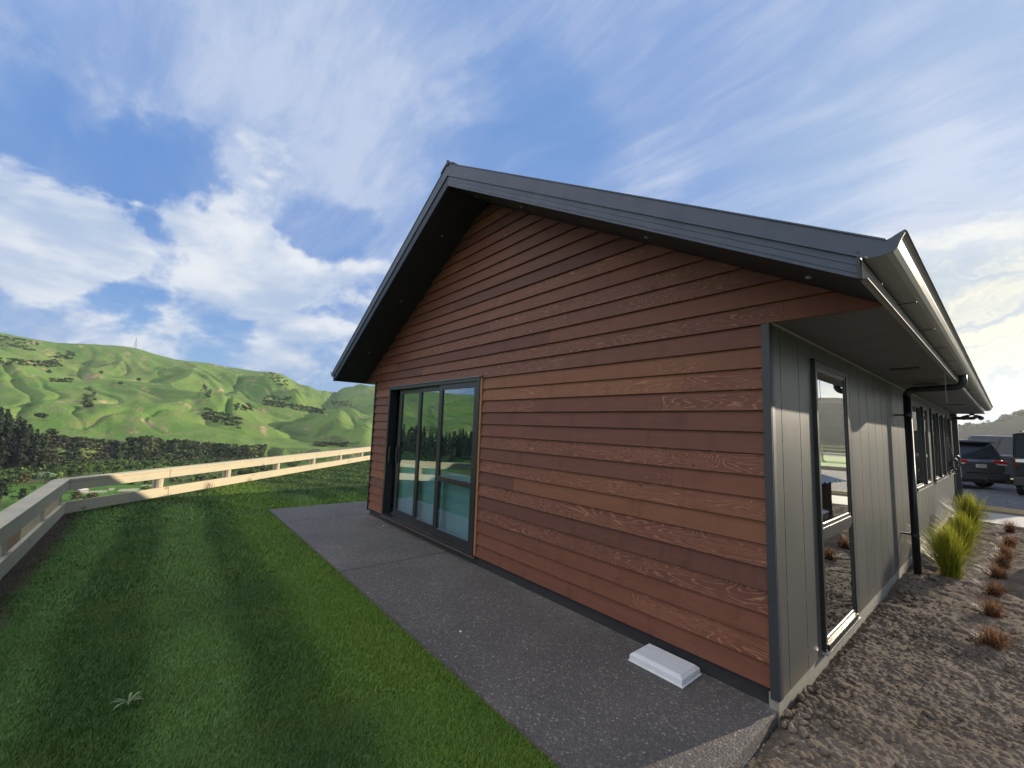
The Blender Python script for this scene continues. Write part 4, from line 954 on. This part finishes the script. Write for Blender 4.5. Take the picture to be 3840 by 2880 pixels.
# windows on the side wall
def window(y0,y1,z0,z1,panes,split=None,openidx=()):
    fr=MB(); t=.045; xo=.030
    fr.box(-.06,xo,y0,y0+t,z0,z1).box(-.06,xo,y1-t,y1,z0,z1).box(-.06,xo,y0+t,y1-t,z1-t,z1).box(-.06,xo+.012,y0+t,y1-t,z0,z0+t)
    F_=fr.build('window',MT['alu'],house,bevel=.002)
    MB().box(.0,.045,y0-.01,y1+.01,z0-.022,z0-.002).build('sill',flat('sill_alloy',(.36,.36,.33),.3,metal=.4),F_)
    MB().box(.0,.034,y0-.03,y1+.03,z1+.001,z1+.012).build('head_flashing',MT['alu'],F_)
    ed=[y0+t]+list(panes)+[y1-t]
    for i,(a,b_) in enumerate(zip(ed[:-1],ed[1:])):
        if i: MB().box(-.055,xo+.030,a-.035,a+.035,z0+t,z1-t).build('mullion',MT['alu'],F_,bevel=.003)
        a2=a+(.028 if i else 0); b2=b_-(.028 if i<len(ed)-2 else 0)
        zz=[z0+t]+([split] if split else [])+[z1-t]
        for j,(c,d) in enumerate(zip(zz[:-1],zz[1:])):
            if j: MB().box(-.05,xo-.003,a2,b2,c-.035,c+.035).build('transom',MT['alu2'],F_)
            c2=c+(.035 if j else 0); d2=d-(.035 if j<len(zz)-2 else 0); s_=.03; xs=.022
            sh=MB().box(-.035,xs,a2,a2+s_,c2,d2).box(-.035,xs,b2-s_,b2,c2,d2).box(-.035,xs,a2+s_,b2-s_,c2,c2+s_).box(-.035,xs,a2+s_,b2-s_,d2-s_,d2)
            sh.build('sash',MT['alu2'],F_,bevel=.0015)
            MB().box(.010,.014,a2+s_,b2-s_,c2+s_,d2-s_).build('glass',MT['glass2'],F_)
    return F_
window(*WIN[0][:4],[],.86)
window(*WIN[1][:4],[7.25])
window(*WIN[2][:4],[9.68,10.62])
window(*WIN[3][:4],[12.45])
# sliding door
dr=MB(); y0d,y1d=-.024,.125
dr.box(DX0,DX0+.055,y0d,y1d,-.012,DZ).box(DX1-.045,DX1,y0d,y1d,-.012,DZ).box(DX0+.055,DX1-.045,y0d,y1d,DZ-.05,DZ).box(DX0+.055,DX1-.045,y0d,y1d,-.012,.022)
door=dr.build('sliding_door',MT['alu'],house,bevel=.002)
MB().box(DX0-.01,DX1+.05,-.040,.0,DZ+.001,DZ+.014).build('head_flashing',flat('door_head_flashing',(.09,.105,.12),.35),door)
MB().box(DX1+.001,DX1+.042,-.012,.03,.0,DZ-.002).build('jamb_liner',MT['cedar_edge'],door)
MB().box(DX0,DX1+.04,-.034,.03,-.030,-.014).build('sill_board',flat('sill_timber',(.07,.045,.035),.7),door)
for (a,b_,yc,st,mid) in ((-5.98,-5.16,.098,.10,None),(-5.18,-4.40,.056,.085,None),(-4.45,-3.447,.012,.09,.84)):
    y0,y1=yc-.019,yc+.019; z0,z1=.024,DZ-.052
    mb=MB().box(a,a+st,y0,y1,z0,z1).box(b_-st,b_,y0,y1,z0,z1).box(a+st,b_-st,y0,y1,z0,z0+.115).box(a+st,b_-st,y0,y1,z1-.075,z1)
    if mid: mb.box(a+st,b_-st,y0-.002,y1,mid-.038,mid+.038)
    mb.build('door_leaf',MT['alu'],door,bevel=.002)
    zz=[z0+.115]+([mid] if mid else [])+[z1-.075]
    for j,(c,d) in enumerate(zip(zz[:-1],zz[1:])):
        c2=c+(.038 if (mid and j) else 0); d2=d-(.038 if (mid and j==0) else 0)
        MB().box(a+st,b_-st,yc-.003,yc+.003,c2,d2).build('glass',MT['glass'],door)
MB().box(DX0+.2,DX1-.06,.150,.156,.03,.93).build('privacy_film',flat('film',(.55,.66,.69),.8),door)
MB().box(-5.945,-5.925,.045,.079,.93,1.20).build('handle',MT['alu2'],door,bevel=.003)
MB().box(-6.12,-6.10,-.01,.02,.93,1.20).build('handle',MT['alu2'],door,bevel=.003)
# downpipe
def arc(c,r_,a0,a1,n,ax,ay):
    return [tuple(Vector(c)+Vector(ax)*r_*math.cos(a0+(a1-a0)*k/n)+Vector(ay)*r_*math.sin(a0+(a1-a0)*k/n)) for k in range(n+1)]
yp=4.78; xp=.135
pts=[(xp,yp,-.16),(xp,yp,2.24)]+arc((xp+.09,yp,2.24),.09,math.pi,math.pi/2,6,(1,0,0),(0,0,1))+[(.58,yp,2.345)]+arc((.60,yp,2.425),.08,-math.pi/2,0,6,(1,0,0),(0,0,1))+[(.68,yp,2.50)]
dp=MB().tube(pts,.042,16).build('downpipe',MT['pvc'],house,smooth=True)
for zz in(1.98,.36):
    MB().box(0,.10,yp-.012,yp+.012,zz-.012,zz+.012).tube([(xp,yp,zz-.02),(xp,yp,zz+.02)],.047,16).build('pipe_bracket',MT['pvc'],dp)
pts2=[(-.02,L+.12,2.28)]+[(.40,L+.12,2.28)]+arc((.40,L+.12,2.36),.08,-math.pi/2,0,5,(1,0,0),(0,0,1))
MB().tube(pts2,.042,12).build('downpipe',MT['pvc'],house,smooth=True)
MB().tube([(-W-.13,.30,-.1),(-W-.13,.30,2.2),(-W-.2,.30,2.33),(-W-.6,.30,2.42)],.042,12).build('downpipe',MT['pvc'],house,smooth=True)
MB().box(-.05,.02,L+.0,L+.05,-.10,2.41).build('far_corner_trim',MT['trim'],house)
MB().box(-.06,.075,L+1.05,L+1.18,-.14,2.43).build('porch_post',MT['trim'],house)
MB().box(-2.5,.07,L+.56,L+1.2,2.431,2.50).build('porch_beam',MT['trim'],house)
# loose string hanging from the gutter
MB().tube([(.60,3.55,2.41),(.602,3.56,2.30),(.598,3.56,2.18),(.604,3.565,2.06)],.003,5).build('hanging_string',flat('string',(.30,.29,.27),.8),house)
# flood light pair under the far soffit
fl=tag(empty('flood_light',(.40,L+.30,2.41)),'twin head security light under the far end of the eave','light')
MB().tube([(0,0,.0),(0,0,-.04)],.05,12).build('base',MT['pvc'],fl)
for s_ in(-1,1):
    MB().tube([(0,0,-.03),(s_*.09,0,-.06)],.012,8).build('arm',MT['pvc'],fl)
    MB().tube([(s_*.07,.02,-.05),(s_*.14,-.06,-.10),(s_*.17,-.10,-.13)],[.03,.05,.055],12).build('lamp_head',MT['pvc'],fl)
# hose reel / coiled cable on a wall bracket past the windows
hs=tag(empty('coiled_hose',(0,11.7,0)),'tangled black hose hanging from a bracket on the far side wall','hose')
mb=MB(); rgc=random.Random(2)
mb.tube([(.02,-.05,1.72),(.06,.02,1.5),(.10,.05,1.32)],.010,6); mb.tube([(.0,-.12,1.70),(.10,-.05,1.70)],.010,6)
mb.build('bracket',MT['pvc'],hs)
mb=MB()
for k in range(5):
    c=Vector((.11+rgc.gauss(0,.02),.05+rgc.gauss(0,.04),1.12+rgc.gauss(0,.05))); r_=rgc.uniform(.08,.15); tl=rgc.uniform(-.6,.6)
    mb.tube([c+Vector((math.cos(a)*r_*.5+math.sin(a)*tl*.05,math.cos(a)*r_,math.sin(a)*r_*1.2)) for a in [2*math.pi*j/20 for j in range(21)]],.011,6)
mb.build('hose_loops',MT['pvc'],hs,smooth=True)
mb=MB(); mb.tube([(.0,.12,.90),(.14,.0,.90)],.012,6); mb.tube([(.14,0,.9),(.14,0,.84)],.015,6)
mb.build('tap',MT['alu2'],hs)

# white precast block on the patio
blk=MB(); z0=-.118
def ring(a,z): return [(-.93+a,-.275+a,z),(-.505-a,-.275+a,z),(-.505-a,-.01-a,z),(-.93+a,-.01-a,z)]
rings=[ring(-.007,z0),ring(-.006,z0+.009),ring(0,z0+.010),ring(.003,z0+.046),ring(.026,z0+.066)]
for q in rings: blk.v+=q
for k in range(4):
    for j in range(4): blk.f.append((k*4+j,k*4+(j+1)%4,(k+1)*4+(j+1)%4,(k+1)*4+j)); blk.a.append(0)
blk.f.append((16,17,18,19)); blk.f.append((3,2,1,0)); blk.a+=[0,0]
tag(blk.build('concrete_block',MT['white_conc'],None,bevel=.004),'white slab lying on the dark patio close to the timber wall','concrete block')
# pale pebbles on the patio
for i,(x_,y_,s_) in enumerate(((-2.05,-1.07,.011),(-5.87,-.12,.013),(-6.9,-.62,.010),(-5.8,-.10,.009))):
    v_,f_,t_=[],[],[]; lump(v_,f_,t_,(x_,y_,-.113),s_,random.Random(i))
    me=bpy.data.meshes.new('pebble'); me.from_pydata(v_,[],f_); me.materials.append(MT['white_conc'])
    tag(link(bpy.data.objects.new('pebble',me)),('white pebble on the bare patio half way to the lawn edge','white chip on the patio just below the left door leaf','white chip beside the far patio joint','smaller white chip beside the one below the door')[i],'pebble',group='white chips on the patio')
# weed in the lawn
def weed(c,seed,n=9,ln=.10):
    rg=random.Random(seed); mb=MB(); c=Vector(c)
    for i in range(n):
        a=2*math.pi*i/n+rg.gauss(0,.25); l=ln*rg.uniform(.6,1.15); d=Vector((math.cos(a),math.sin(a),0)); s=Vector((-d.y,d.x,0))
        p=[c+d*l*t+Vector((0,0,.025+ .03*math.sin(t*2.4))) for t in(0.02,.35,.7,1)]
        wv=[.003,.006,.007,.001]
        for k in range(3): mb.quad(p[k]-s*wv[k],p[k]+s*wv[k],p[k+1]+s*wv[k+1],p[k+1]-s*wv[k+1],a=rg.random())
    return mb
import itertools
weed((-2.50,-3.17,-.15),4,8,.085).build('weed',MT['leaf_weed']); tag(bpy.data.objects['weed'],'pale thistle rosette growing in the lawn near the bottom of the photo','weed')
for i,(x_,y_) in enumerate(((-5.5,-3.9),(-5.9,-3.75))):
    o=weed((x_,y_,-.15),20+i,7,.05).build('weed',MT['leaf_mid']); tag(o,('small pale weed at the lawn edge near the fence','second small weed near the fence, beyond the first')[i],'weed')

# tussocks
def tussock(name,loc,n,hh,spread,wid,mat,label,cat,group,seed,lean=(0,0)):
    rg=np.random.default_rng(seed)
    ang=rg.uniform(0,2*np.pi,n); out=np.abs(rg.normal(0,.55,n)); out=np.clip(out,0.03,1.5); L_=hh*rg.uniform(.6,1.15,n)
    base=rg.normal(0,.035,(n,2)); ts=np.array([0,.3,.6,.85,1.])
    V_=[];F_=[];o=0
    dx,dy=np.cos(ang)*out*spread+lean[0],np.sin(ang)*out*spread+lean[1]
    droop=rg.uniform(.2,.9,n)*np.clip(out,0,1.3)
    rows=[]
    for t in ts:
        x_=base[:,0]+dx*(t**1.35); y_=base[:,1]+dy*(t**1.35); z_=L_*(t-droop*.42*t**2.6)
        wv=wid*(1-t**2)*(.6+.5*rg.random(n))+.0006
        nx_,ny_=-np.sin(ang+.6*rg.normal(size=n)),np.cos(ang)
        rows.append((np.stack([x_-nx_*wv/2,y_-ny_*wv/2,z_],1),np.stack([x_+nx_*wv/2,y_+ny_*wv/2,z_],1)))
    V_=np.concatenate([v for r_ in rows for v in r_]); fs=[]
    ii=np.arange(n)
    for k in range(4): fs.append(np.stack([ii+2*k*n,ii+(2*k+1)*n,ii+(2*k+3)*n,ii+(2*k+2)*n],1))
    F_=np.concatenate(fs); tone=np.tile(rg.random(n),4)*.8+np.repeat(np.array([0,.05,.12,.2]),n)
    ob=npmesh(name,V_,F_,mat,None,{'tone':('FACE',np.clip(tone,0,1))}); ob.location=loc; return tag(ob,label,cat,group)
tussock('grass_tussock',(.43,5.06,-.16),1500,.66,.42,.006,MT['flax'],'large lime green tussock, nearest one beside the downpipe','tussock','lime tussocks in the bed',1,(-.04,0))
tussock('grass_tussock',(.43,7.0,-.16),1100,.64,.42,.007,MT['flax'],'lime green tussock behind the large nearest one','tussock','lime tussocks in the bed',2)
tussock('grass_tussock',(.42,9.35,-.16),1300,.76,.44,.008,MT['flax'],'lime green tussock at the edge of the pale path','tussock','lime tussocks in the bed',3)
reds=[(.832,2.617,.17),(.825,3.62,.18),(.809,4.535,.17),(.831,5.5,.20),(.857,6.35,.20),(.896,7.2,.22),(.917,8.38,.21),(.93,10.1,.28)]
labs=['nearest copper sedge, lowest in the photo','second copper sedge from the camera','third copper sedge from the camera','fourth copper sedge from the camera, beside the large lime tussock','fifth copper sedge of the row','sixth copper sedge of the row, third from the path','seventh copper sedge, second from the path','farthest copper sedge, against the pale path']
for i,((x_,y_,h_),lb) in enumerate(zip(reds,labs)):
    tussock('copper_sedge',(x_,y_,-.155),260,h_,.27,.005,MT['red'],lb,'sedge','row of copper sedges in the bare bed',40+i,(.02*(-1)**i,.01))
# door mat at the far end
mat_=flat('coir_mat',(.45,.27,.13),.9,var=.35,scale=30)
mt=tag(empty('door_mat',(.0,12.5,-.11)),'small orange brown mat with pale border on the pale path by the far corner','door mat')
MB().box(.02,.62,-.42,.10,-.004,.012).build('border',flat('mat_border',(.55,.48,.36),.9),mt)
MB().box(.06,.58,-.38,.06,.0125,.018).build('pile',mat_,mt)
# small weed in the gravel
weed((.50,17.2,-.15),77,12,.14).build('weed',MT['leaf_lime']); tag(bpy.data.objects['weed.003'] if 'weed.003' in bpy.data.objects else bpy.data.objects['weed.002'],'bright green weed growing in the gravel drive','weed')

# far lawn strip behind the gravel with timber edge
sheet('lawn',[(-2.,27.3),(14,25.6),(60,22),(60,44),(-2.,44)],-.15+.10,flat('far_lawn',(.14,.26,.04),.9,var=.3,scale=3),'bright green lawn beyond the drive',thick=.1)
ed2=tag(empty('retaining_edge',(0,27.2,-.15)),'low weathered sleeper edge in front of the bright far lawn','edging')
MB().beam((-2,.08,.06),(14,-1.62,.06),.10,.16).build('sleeper',flat('old_sleeper',(.30,.25,.15),.85,var=.5,scale=6),ed2)
MB().beam((-2,.08,.16),(14,-1.62,.16),.10,.03).build('top_board',flat('edge_board',(.60,.55,.42),.8,var=.2,scale=4),ed2)

# ================================================================== VEHICLES
def carpaint(name,c,rough=.25):
    m,g,b=newmat(name); p=pos(g); n=g.noise(p,6,4); setc(g,b,g.mix(n,tuple(v*.88 for v in c),tuple(v*1.1 for v in c)))
    b.inputs['Roughness'].default_value=rough; b.inputs['Metallic'].default_value=.4; b.inputs['Coat Weight'].default_value=.25; b.inputs['Coat Roughness'].default_value=.08; return m
cglass=flat('car_glass',(.02,.027,.036),.12,spec=.35); tyre=flat('tyre_rubber',(.018,.018,.018),.85,var=.2); chrome=flat('chrome',(.55,.56,.58),.15,metal=1.); blackp=flat('black_plastic',(.02,.02,.022),.6)
redl=flat('red_lens',(.42,.02,.02),.18,spec=.8); whl=flat('clear_lens',(.5,.5,.5),.15,spec=.8); rimm=flat('alloy_rim',(.32,.33,.35),.3,metal=.8)
def loft(mb,secs,close=True):
    n=len(secs[0]); i0=len(mb.v)
    for s in secs: mb.v+=[tuple(p) for p in s]
    for k in range(len(secs)-1):
        for j in range(n):
            j2=(j+1)%n; mb.f.append((i0+k*n+j,i0+k*n+j2,i0+(k+1)*n+j2,i0+(k+1)*n+j)); mb.a.append(0)
    mb.f.append(tuple(i0+j for j in reversed(range(n)))); mb.f.append(tuple(i0+(len(secs)-1)*n+j for j in range(n))); mb.a+=[0,0]
def vehicle(name,loc,rz,Lc,Wc,Hc,paint,label,boxy=False,plate=None,badge=None):
    """local +y is forward, rear bumper at y=0"""
    r_=tag(empty(name,loc,rz),label,'car','vehicles parked on the gravel')
    hw=Wc/2; hb=Hc*.62
    def sec(y,w_,z0,z1,rad=.08):
        return [(-w_+rad,y,z0),(w_-rad,y,z0),(w_,y,z0+rad),(w_*1.0,y,z1-rad),(w_-rad*.8,y,z1),(-w_+rad*.8,y,z1),(-w_,y,z1-rad),(-w_,y,z0+rad)]
    b=MB(); gc=.30
    st=[(.02,hw*.90,gc+.16,hb*.88),(.10,hw*.97,gc+.08,hb*.97),(.45,hw,gc,hb),(Lc*.5,hw,gc-.05,hb-.01),(Lc*.74,hw,gc-.05,hb-.05),(Lc*.93,hw*.96,gc,hb-.14),(Lc-.02,hw*.85,gc+.1,hb-.24)]
    loft(b,[sec(*s) for s in st]); b.build('body',paint,r_,smooth=False,bevel=.02)
    # glasshouse
    rs=.10 if boxy else .42; fs=Lc*.62 if not boxy else Lc*.66
    gh=MB(); wt=hw*(.90 if boxy else .76)
    def gs(y,w_,z): return [(-w_,y,z),(w_,y,z)]
    lo=[(-hw*.95,.12,hb-.03),(hw*.95,.12,hb-.03),(hw*.95,Lc*.70,hb-.05),(-hw*.95,Lc*.70,hb-.05)]
    hi=[(-wt,rs,Hc-.04),(wt,rs,Hc-.04),(wt,fs-.25,Hc-.06),(-wt,fs-.25,Hc-.06)]
    i0=len(gh.v); gh.v+=lo+hi; gh.f+=[(0,1,5,4),(1,2,6,5),(2,3,7,6),(3,0,4,7),(4,5,6,7)]; gh.a+=[0]*5
    gh.build('windows',cglass,r_,bevel=.03)
    rf=MB(); rf.prism([(-wt-.03,Hc-.075),(-wt+.08,Hc-.02),(0,Hc),(wt-.08,Hc-.02),(wt+.03,Hc-.075)],(0,rs-(.16 if not boxy else .03),0),(1,0,0),(0,0,1),(0,fs-.25-rs+.22,0)); rf.build('roof',paint,r_,bevel=.015)
    if not boxy: MB().prism([(-wt-.01,Hc-.10),(-wt+.05,Hc-.05),(wt-.05,Hc-.05),(wt+.01,Hc-.10)],(0,rs-.30,0),(1,0,0),(0,0,1),(0,.32,0)).build('spoiler',paint,r_,bevel=.01)
    for s_ in(-1,1):
        def lp(t,top): # pillar along the side
            a=Vector(lo[1 if s_>0 else 0]).lerp(Vector(lo[2 if s_>0 else 3]),t); c=Vector(hi[1 if s_>0 else 0]).lerp(Vector(hi[2 if s_>0 else 3]),t); return a,c
        for t,wd in((0.02,.16),(.34,.10),(.62,.08),(.99,.07)):
            a,c=lp(t,1); MB().beam(a,c,wd,.035,up=(s_,0,.3)).build('pillar',paint if t in(.02,.99) else blackp,r_)
        MB().box(s_*hw*.98-.02,s_*hw*.98+.02,.5,Lc*.8,gc-.03,gc+.08).build('side_sill',blackp,r_)
        for yy in(.86,Lc-.92):
            wr=.375; wh=MB(); prof=[]
            x0=s_*(hw-.24);x1=s_*(hw-.005)
            wh.tube([(x0,yy,wr),(x0+s_*.03,yy,wr),(x1-s_*.03,yy,wr),(x1,yy,wr)],[wr-.04,wr,wr,wr-.035],28)
            W_=wh.build('wheel',tyre,r_,smooth=False)
            rm=MB(); rm.tube([(x1,yy,wr),(x1+s_*.006,yy,wr)],[.07,.06],12)
            for k in range(5):
                a=2*math.pi*k/5; rm.beam((x1+s_*.002,yy,wr),(x1+s_*.002,yy+math.cos(a)*.25,wr+math.sin(a)*.25),.012,.06,up=(1,0,0))
            rm.build('rim',rimm,W_)
            ar=MB()
            for k in range(12):
                a0,a1=math.pi*k/12,math.pi*(k+1)/12; R0,R1=wr+.03,wr+.10
                ar.prism([(0,0),(0,0.)],(0,0,0),(1,0,0),(0,0,1),(0,0,0)) if False else ar.quad((s_*(hw+.004),yy+R0*math.cos(a0),wr+R0*math.sin(a0)),(s_*(hw+.004),yy+R1*math.cos(a0),wr+R1*math.sin(a0)),(s_*(hw+.004),yy+R1*math.cos(a1),wr+R1*math.sin(a1)),(s_*(hw+.004),yy+R0*math.cos(a1),wr+R0*math.sin(a1)))
                ar.quad((s_*(hw+.003),yy,wr),(s_*(hw+.003),yy+R0*math.cos(a0),wr+R0*math.sin(a0)),(s_*(hw+.003),yy+R0*math.cos(a1),wr+R0*math.sin(a1)))
            ar.build('wheel_arch',blackp,r_)
        # lights wrap the corner
        tl=MB(); zc=hb*.90
        if boxy: tl.box(min(s_*hw*.86,s_*hw*.99),max(s_*hw*.86,s_*hw*.99),-.005,.12,hb*.72,hb*.95)
        else: tl.prism([(s_*hw*.995,zc+.05),(s_*hw*.50,zc+.055),(s_*hw*.47,zc+.0),(s_*hw*.52,zc-.05),(s_*hw*.995,zc-.075)],(0,.0,0),(1,0,0),(0,0,1),(0,.22,0))
        tl.build('taillight',redl if not boxy else flat('smoked_lens',(.05,.01,.01),.2),r_,bevel=.008)
        if not boxy: MB().prism([(s_*hw*.98,zc-.078),(s_*hw*.55,zc-.055),(s_*hw*.62,zc-.11),(s_*hw*.95,zc-.14)],(0,.01,0),(1,0,0),(0,0,1),(0,.2,0)).build('reverse_light',whl,r_)
        MB().prism([(0,0),(.17,.01),(.16,.12),(.01,.11)],(s_*hw*.98 if s_>0 else -hw*.98-.17,Lc*.62,hb-.02),(1,0,0),(0,0,1),(0,.10,0)).build('mirror',paint,r_,bevel=.01)
    bp=MB(); bp.prism([(-hw*.97,.36),(hw*.97,.36),(hw,.50),(hw*.97,.66),(-hw*.97,.66),(-hw,.50)],(0,-.07,0),(1,0,0),(0,0,1),(0,.3,0)); bp.build('rear_bumper',paint if not boxy else blackp,r_,bevel=.03)
    MB().box(-hw*.70,hw*.70,-.085,-.071,.635,.655).build('bumper_trim',chrome,r_)
    MB().box(-hw*.8,hw*.8,-.02,.2,.26,.37).build('rear_valance',blackp,r_)
    MB().box(-.05,.05,-.16,-.05,.33,.42).tube([(0,-.14,.40),(0,-.14,.47)],.026,8).build('tow_hitch',chrome,r_)
    if not boxy:
        MB().beam((-.05,.065,hb+.03),(.42,.10,hb+.07),.02,.03).build('rear_wiper',blackp,r_)
    if plate:
        pl=MB().box(-.18,.18,-.012,.018,hb*.70,hb*.70+.125).build('number_plate',flat('plate_white',(.55,.55,.55),.4),r_)
        txt(plate,.11,(0,-.0135,hb*.70+.022),MT['alu'],pl,'plate_text')
    if badge: txt(badge,.09,(0,.012,hb*.90-.01),chrome,r_,'badge')
    return r_
def txt(s,size,loc,mat,parent,name):
    cu=bpy.data.curves.new(name,'FONT'); cu.body=s; cu.size=size; cu.extrude=.002; cu.align_x='CENTER'
    o=bpy.data.objects.new(name,cu); COL.objects.link(o); bpy.context.view_layer.update()
    me=bpy.data.meshes.new_from_object(o.evaluated_get(bpy.context.evaluated_depsgraph_get())); bpy.data.objects.remove(o)
    me.materials.clear(); me.materials.append(mat); o=bpy.data.objects.new(name,me); link(o,parent); o.location=loc; o.rotation_euler=(math.pi/2,0,0); return o
vehicle('parked_car',(.26,21.5,-.15),R(46),4.8,1.94,1.86,carpaint('grey_car_paint',(.085,.092,.105)),'grey off-road wagon seen from behind, red tail lights and white number plate','',plate='JZB935',badge='Jeep') if False else None
jeep=vehicle('parked_car',(.24,21.5,-.15),R(46),4.8,1.94,1.90,carpaint('grey_car_paint',(.085,.092,.105)),'grey off-road wagon seen from behind with red tail lights and white number plate',False,'JZB935','Jeep')
v2=vehicle('parked_car',(2.7,27.0,-.15),R(90),5.0,1.95,2.15,carpaint('navy_car_paint',(.05,.06,.08)),'dark blue wagon side on, behind the grey one',False)
v3=vehicle('parked_car',(1.98,19.6,-.15),R(-5),4.8,1.95,2.2,carpaint('black_car_paint',(.018,.021,.027)),'boxy black four wheel drive cut off by the right edge',True,None,None)
MB().box(-.88,-.68,-.03,-.012,1.17,1.27).build('white_badge_plate',MT['white'],v3)
MB().tube([(-.55,-.20,1.0),(-.55,-.02,1.0)],.38,24).build('spare_wheel',tyre,v3) if False else None
for s_ in(-1,1): MB().beam((s_*.72,.3,2.24),(s_*.72,3.,2.24),.04,.05).build('roof_rail',blackp,v3)
v2['label']='dark blue wagon parked side on behind the grey wagon'

# things only seen mirrored in the tall side window: kennel with a tin roof, bag, far fence
kn=tag(empty('kennel',(2.35,8.6,-.16),R(8)),'small dark kennel with a corrugated lean-to roof, mirrored in the tall side window','kennel')
MB().box(-.5,.5,-.55,.55,0,.80).build('wall',flat('kennel_ply',(.06,.06,.06),.8),kn)
cr=MB(); nn=24
for k in range(nn):
    y0=-.72+1.44*k/nn; y1=-.72+1.44*(k+1)/nn; a=.022*math.sin(k*math.pi/2); b_=.022*math.sin((k+1)*math.pi/2)
    cr.quad((-.75,y0,.80+a),(.7,y0,1.10+a),(.7,y1,1.10+b_),(-.75,y1,.80+b_))
cr.build('roof',flat('corrugated_tin',(.30,.31,.32),.35,metal=.7),kn)
bg_=MB(); rgp=random.Random(9)
v_,f_,t_=[],[],[]; lump(v_,f_,t_,(1.75,7.6,.02),.28,rgp)
me=bpy.data.meshes.new('plastic_bag'); me.from_pydata(v_,[],f_); me.materials.append(flat('crumpled_plastic',(.30,.30,.33),.25,var=.3,scale=9,spec=.8))
tag(link(bpy.data.objects.new('plastic_bag',me)),'crumpled clear plastic bag on the ground beside the kennel','bag')
ff=tag(empty('timber_fence',(4,36,-.05)),'dark post and rail fence beyond the far lawn, mirrored in the tall side window','fence')
for k in range(12): MB().box(k*2.2-.06,k*2.2+.06,-.06,.06,-.1,1.15,a=.1*k).build('post',MT['pine'],ff)
for zz in(.45,.80,1.05): MB().box(-.1,24.4,-.09,-.061,zz-.07,zz+.07).build('rail',MT['pine'],ff)

# ------------------------------------------------------------------ haze
hz=MB().box(-3200,1700,-1500,3600,-75,330).build('haze',bpy.data.materials.new('haze'))
hm=hz.data.materials[0]; hm.use_nodes=True; g=N(hm.node_tree); g.n.clear()
vp=g.node('ShaderNodeVolumePrincipled',{'Color':(.92,.95,1,1),'Density':.000065,'Anisotropy':.55}); oo=g.node('ShaderNodeOutputMaterial'); g.l.new(vp.outputs[0],oo.inputs['Volume'])
tag(hz,'thin valley haze',None,kind='stuff')
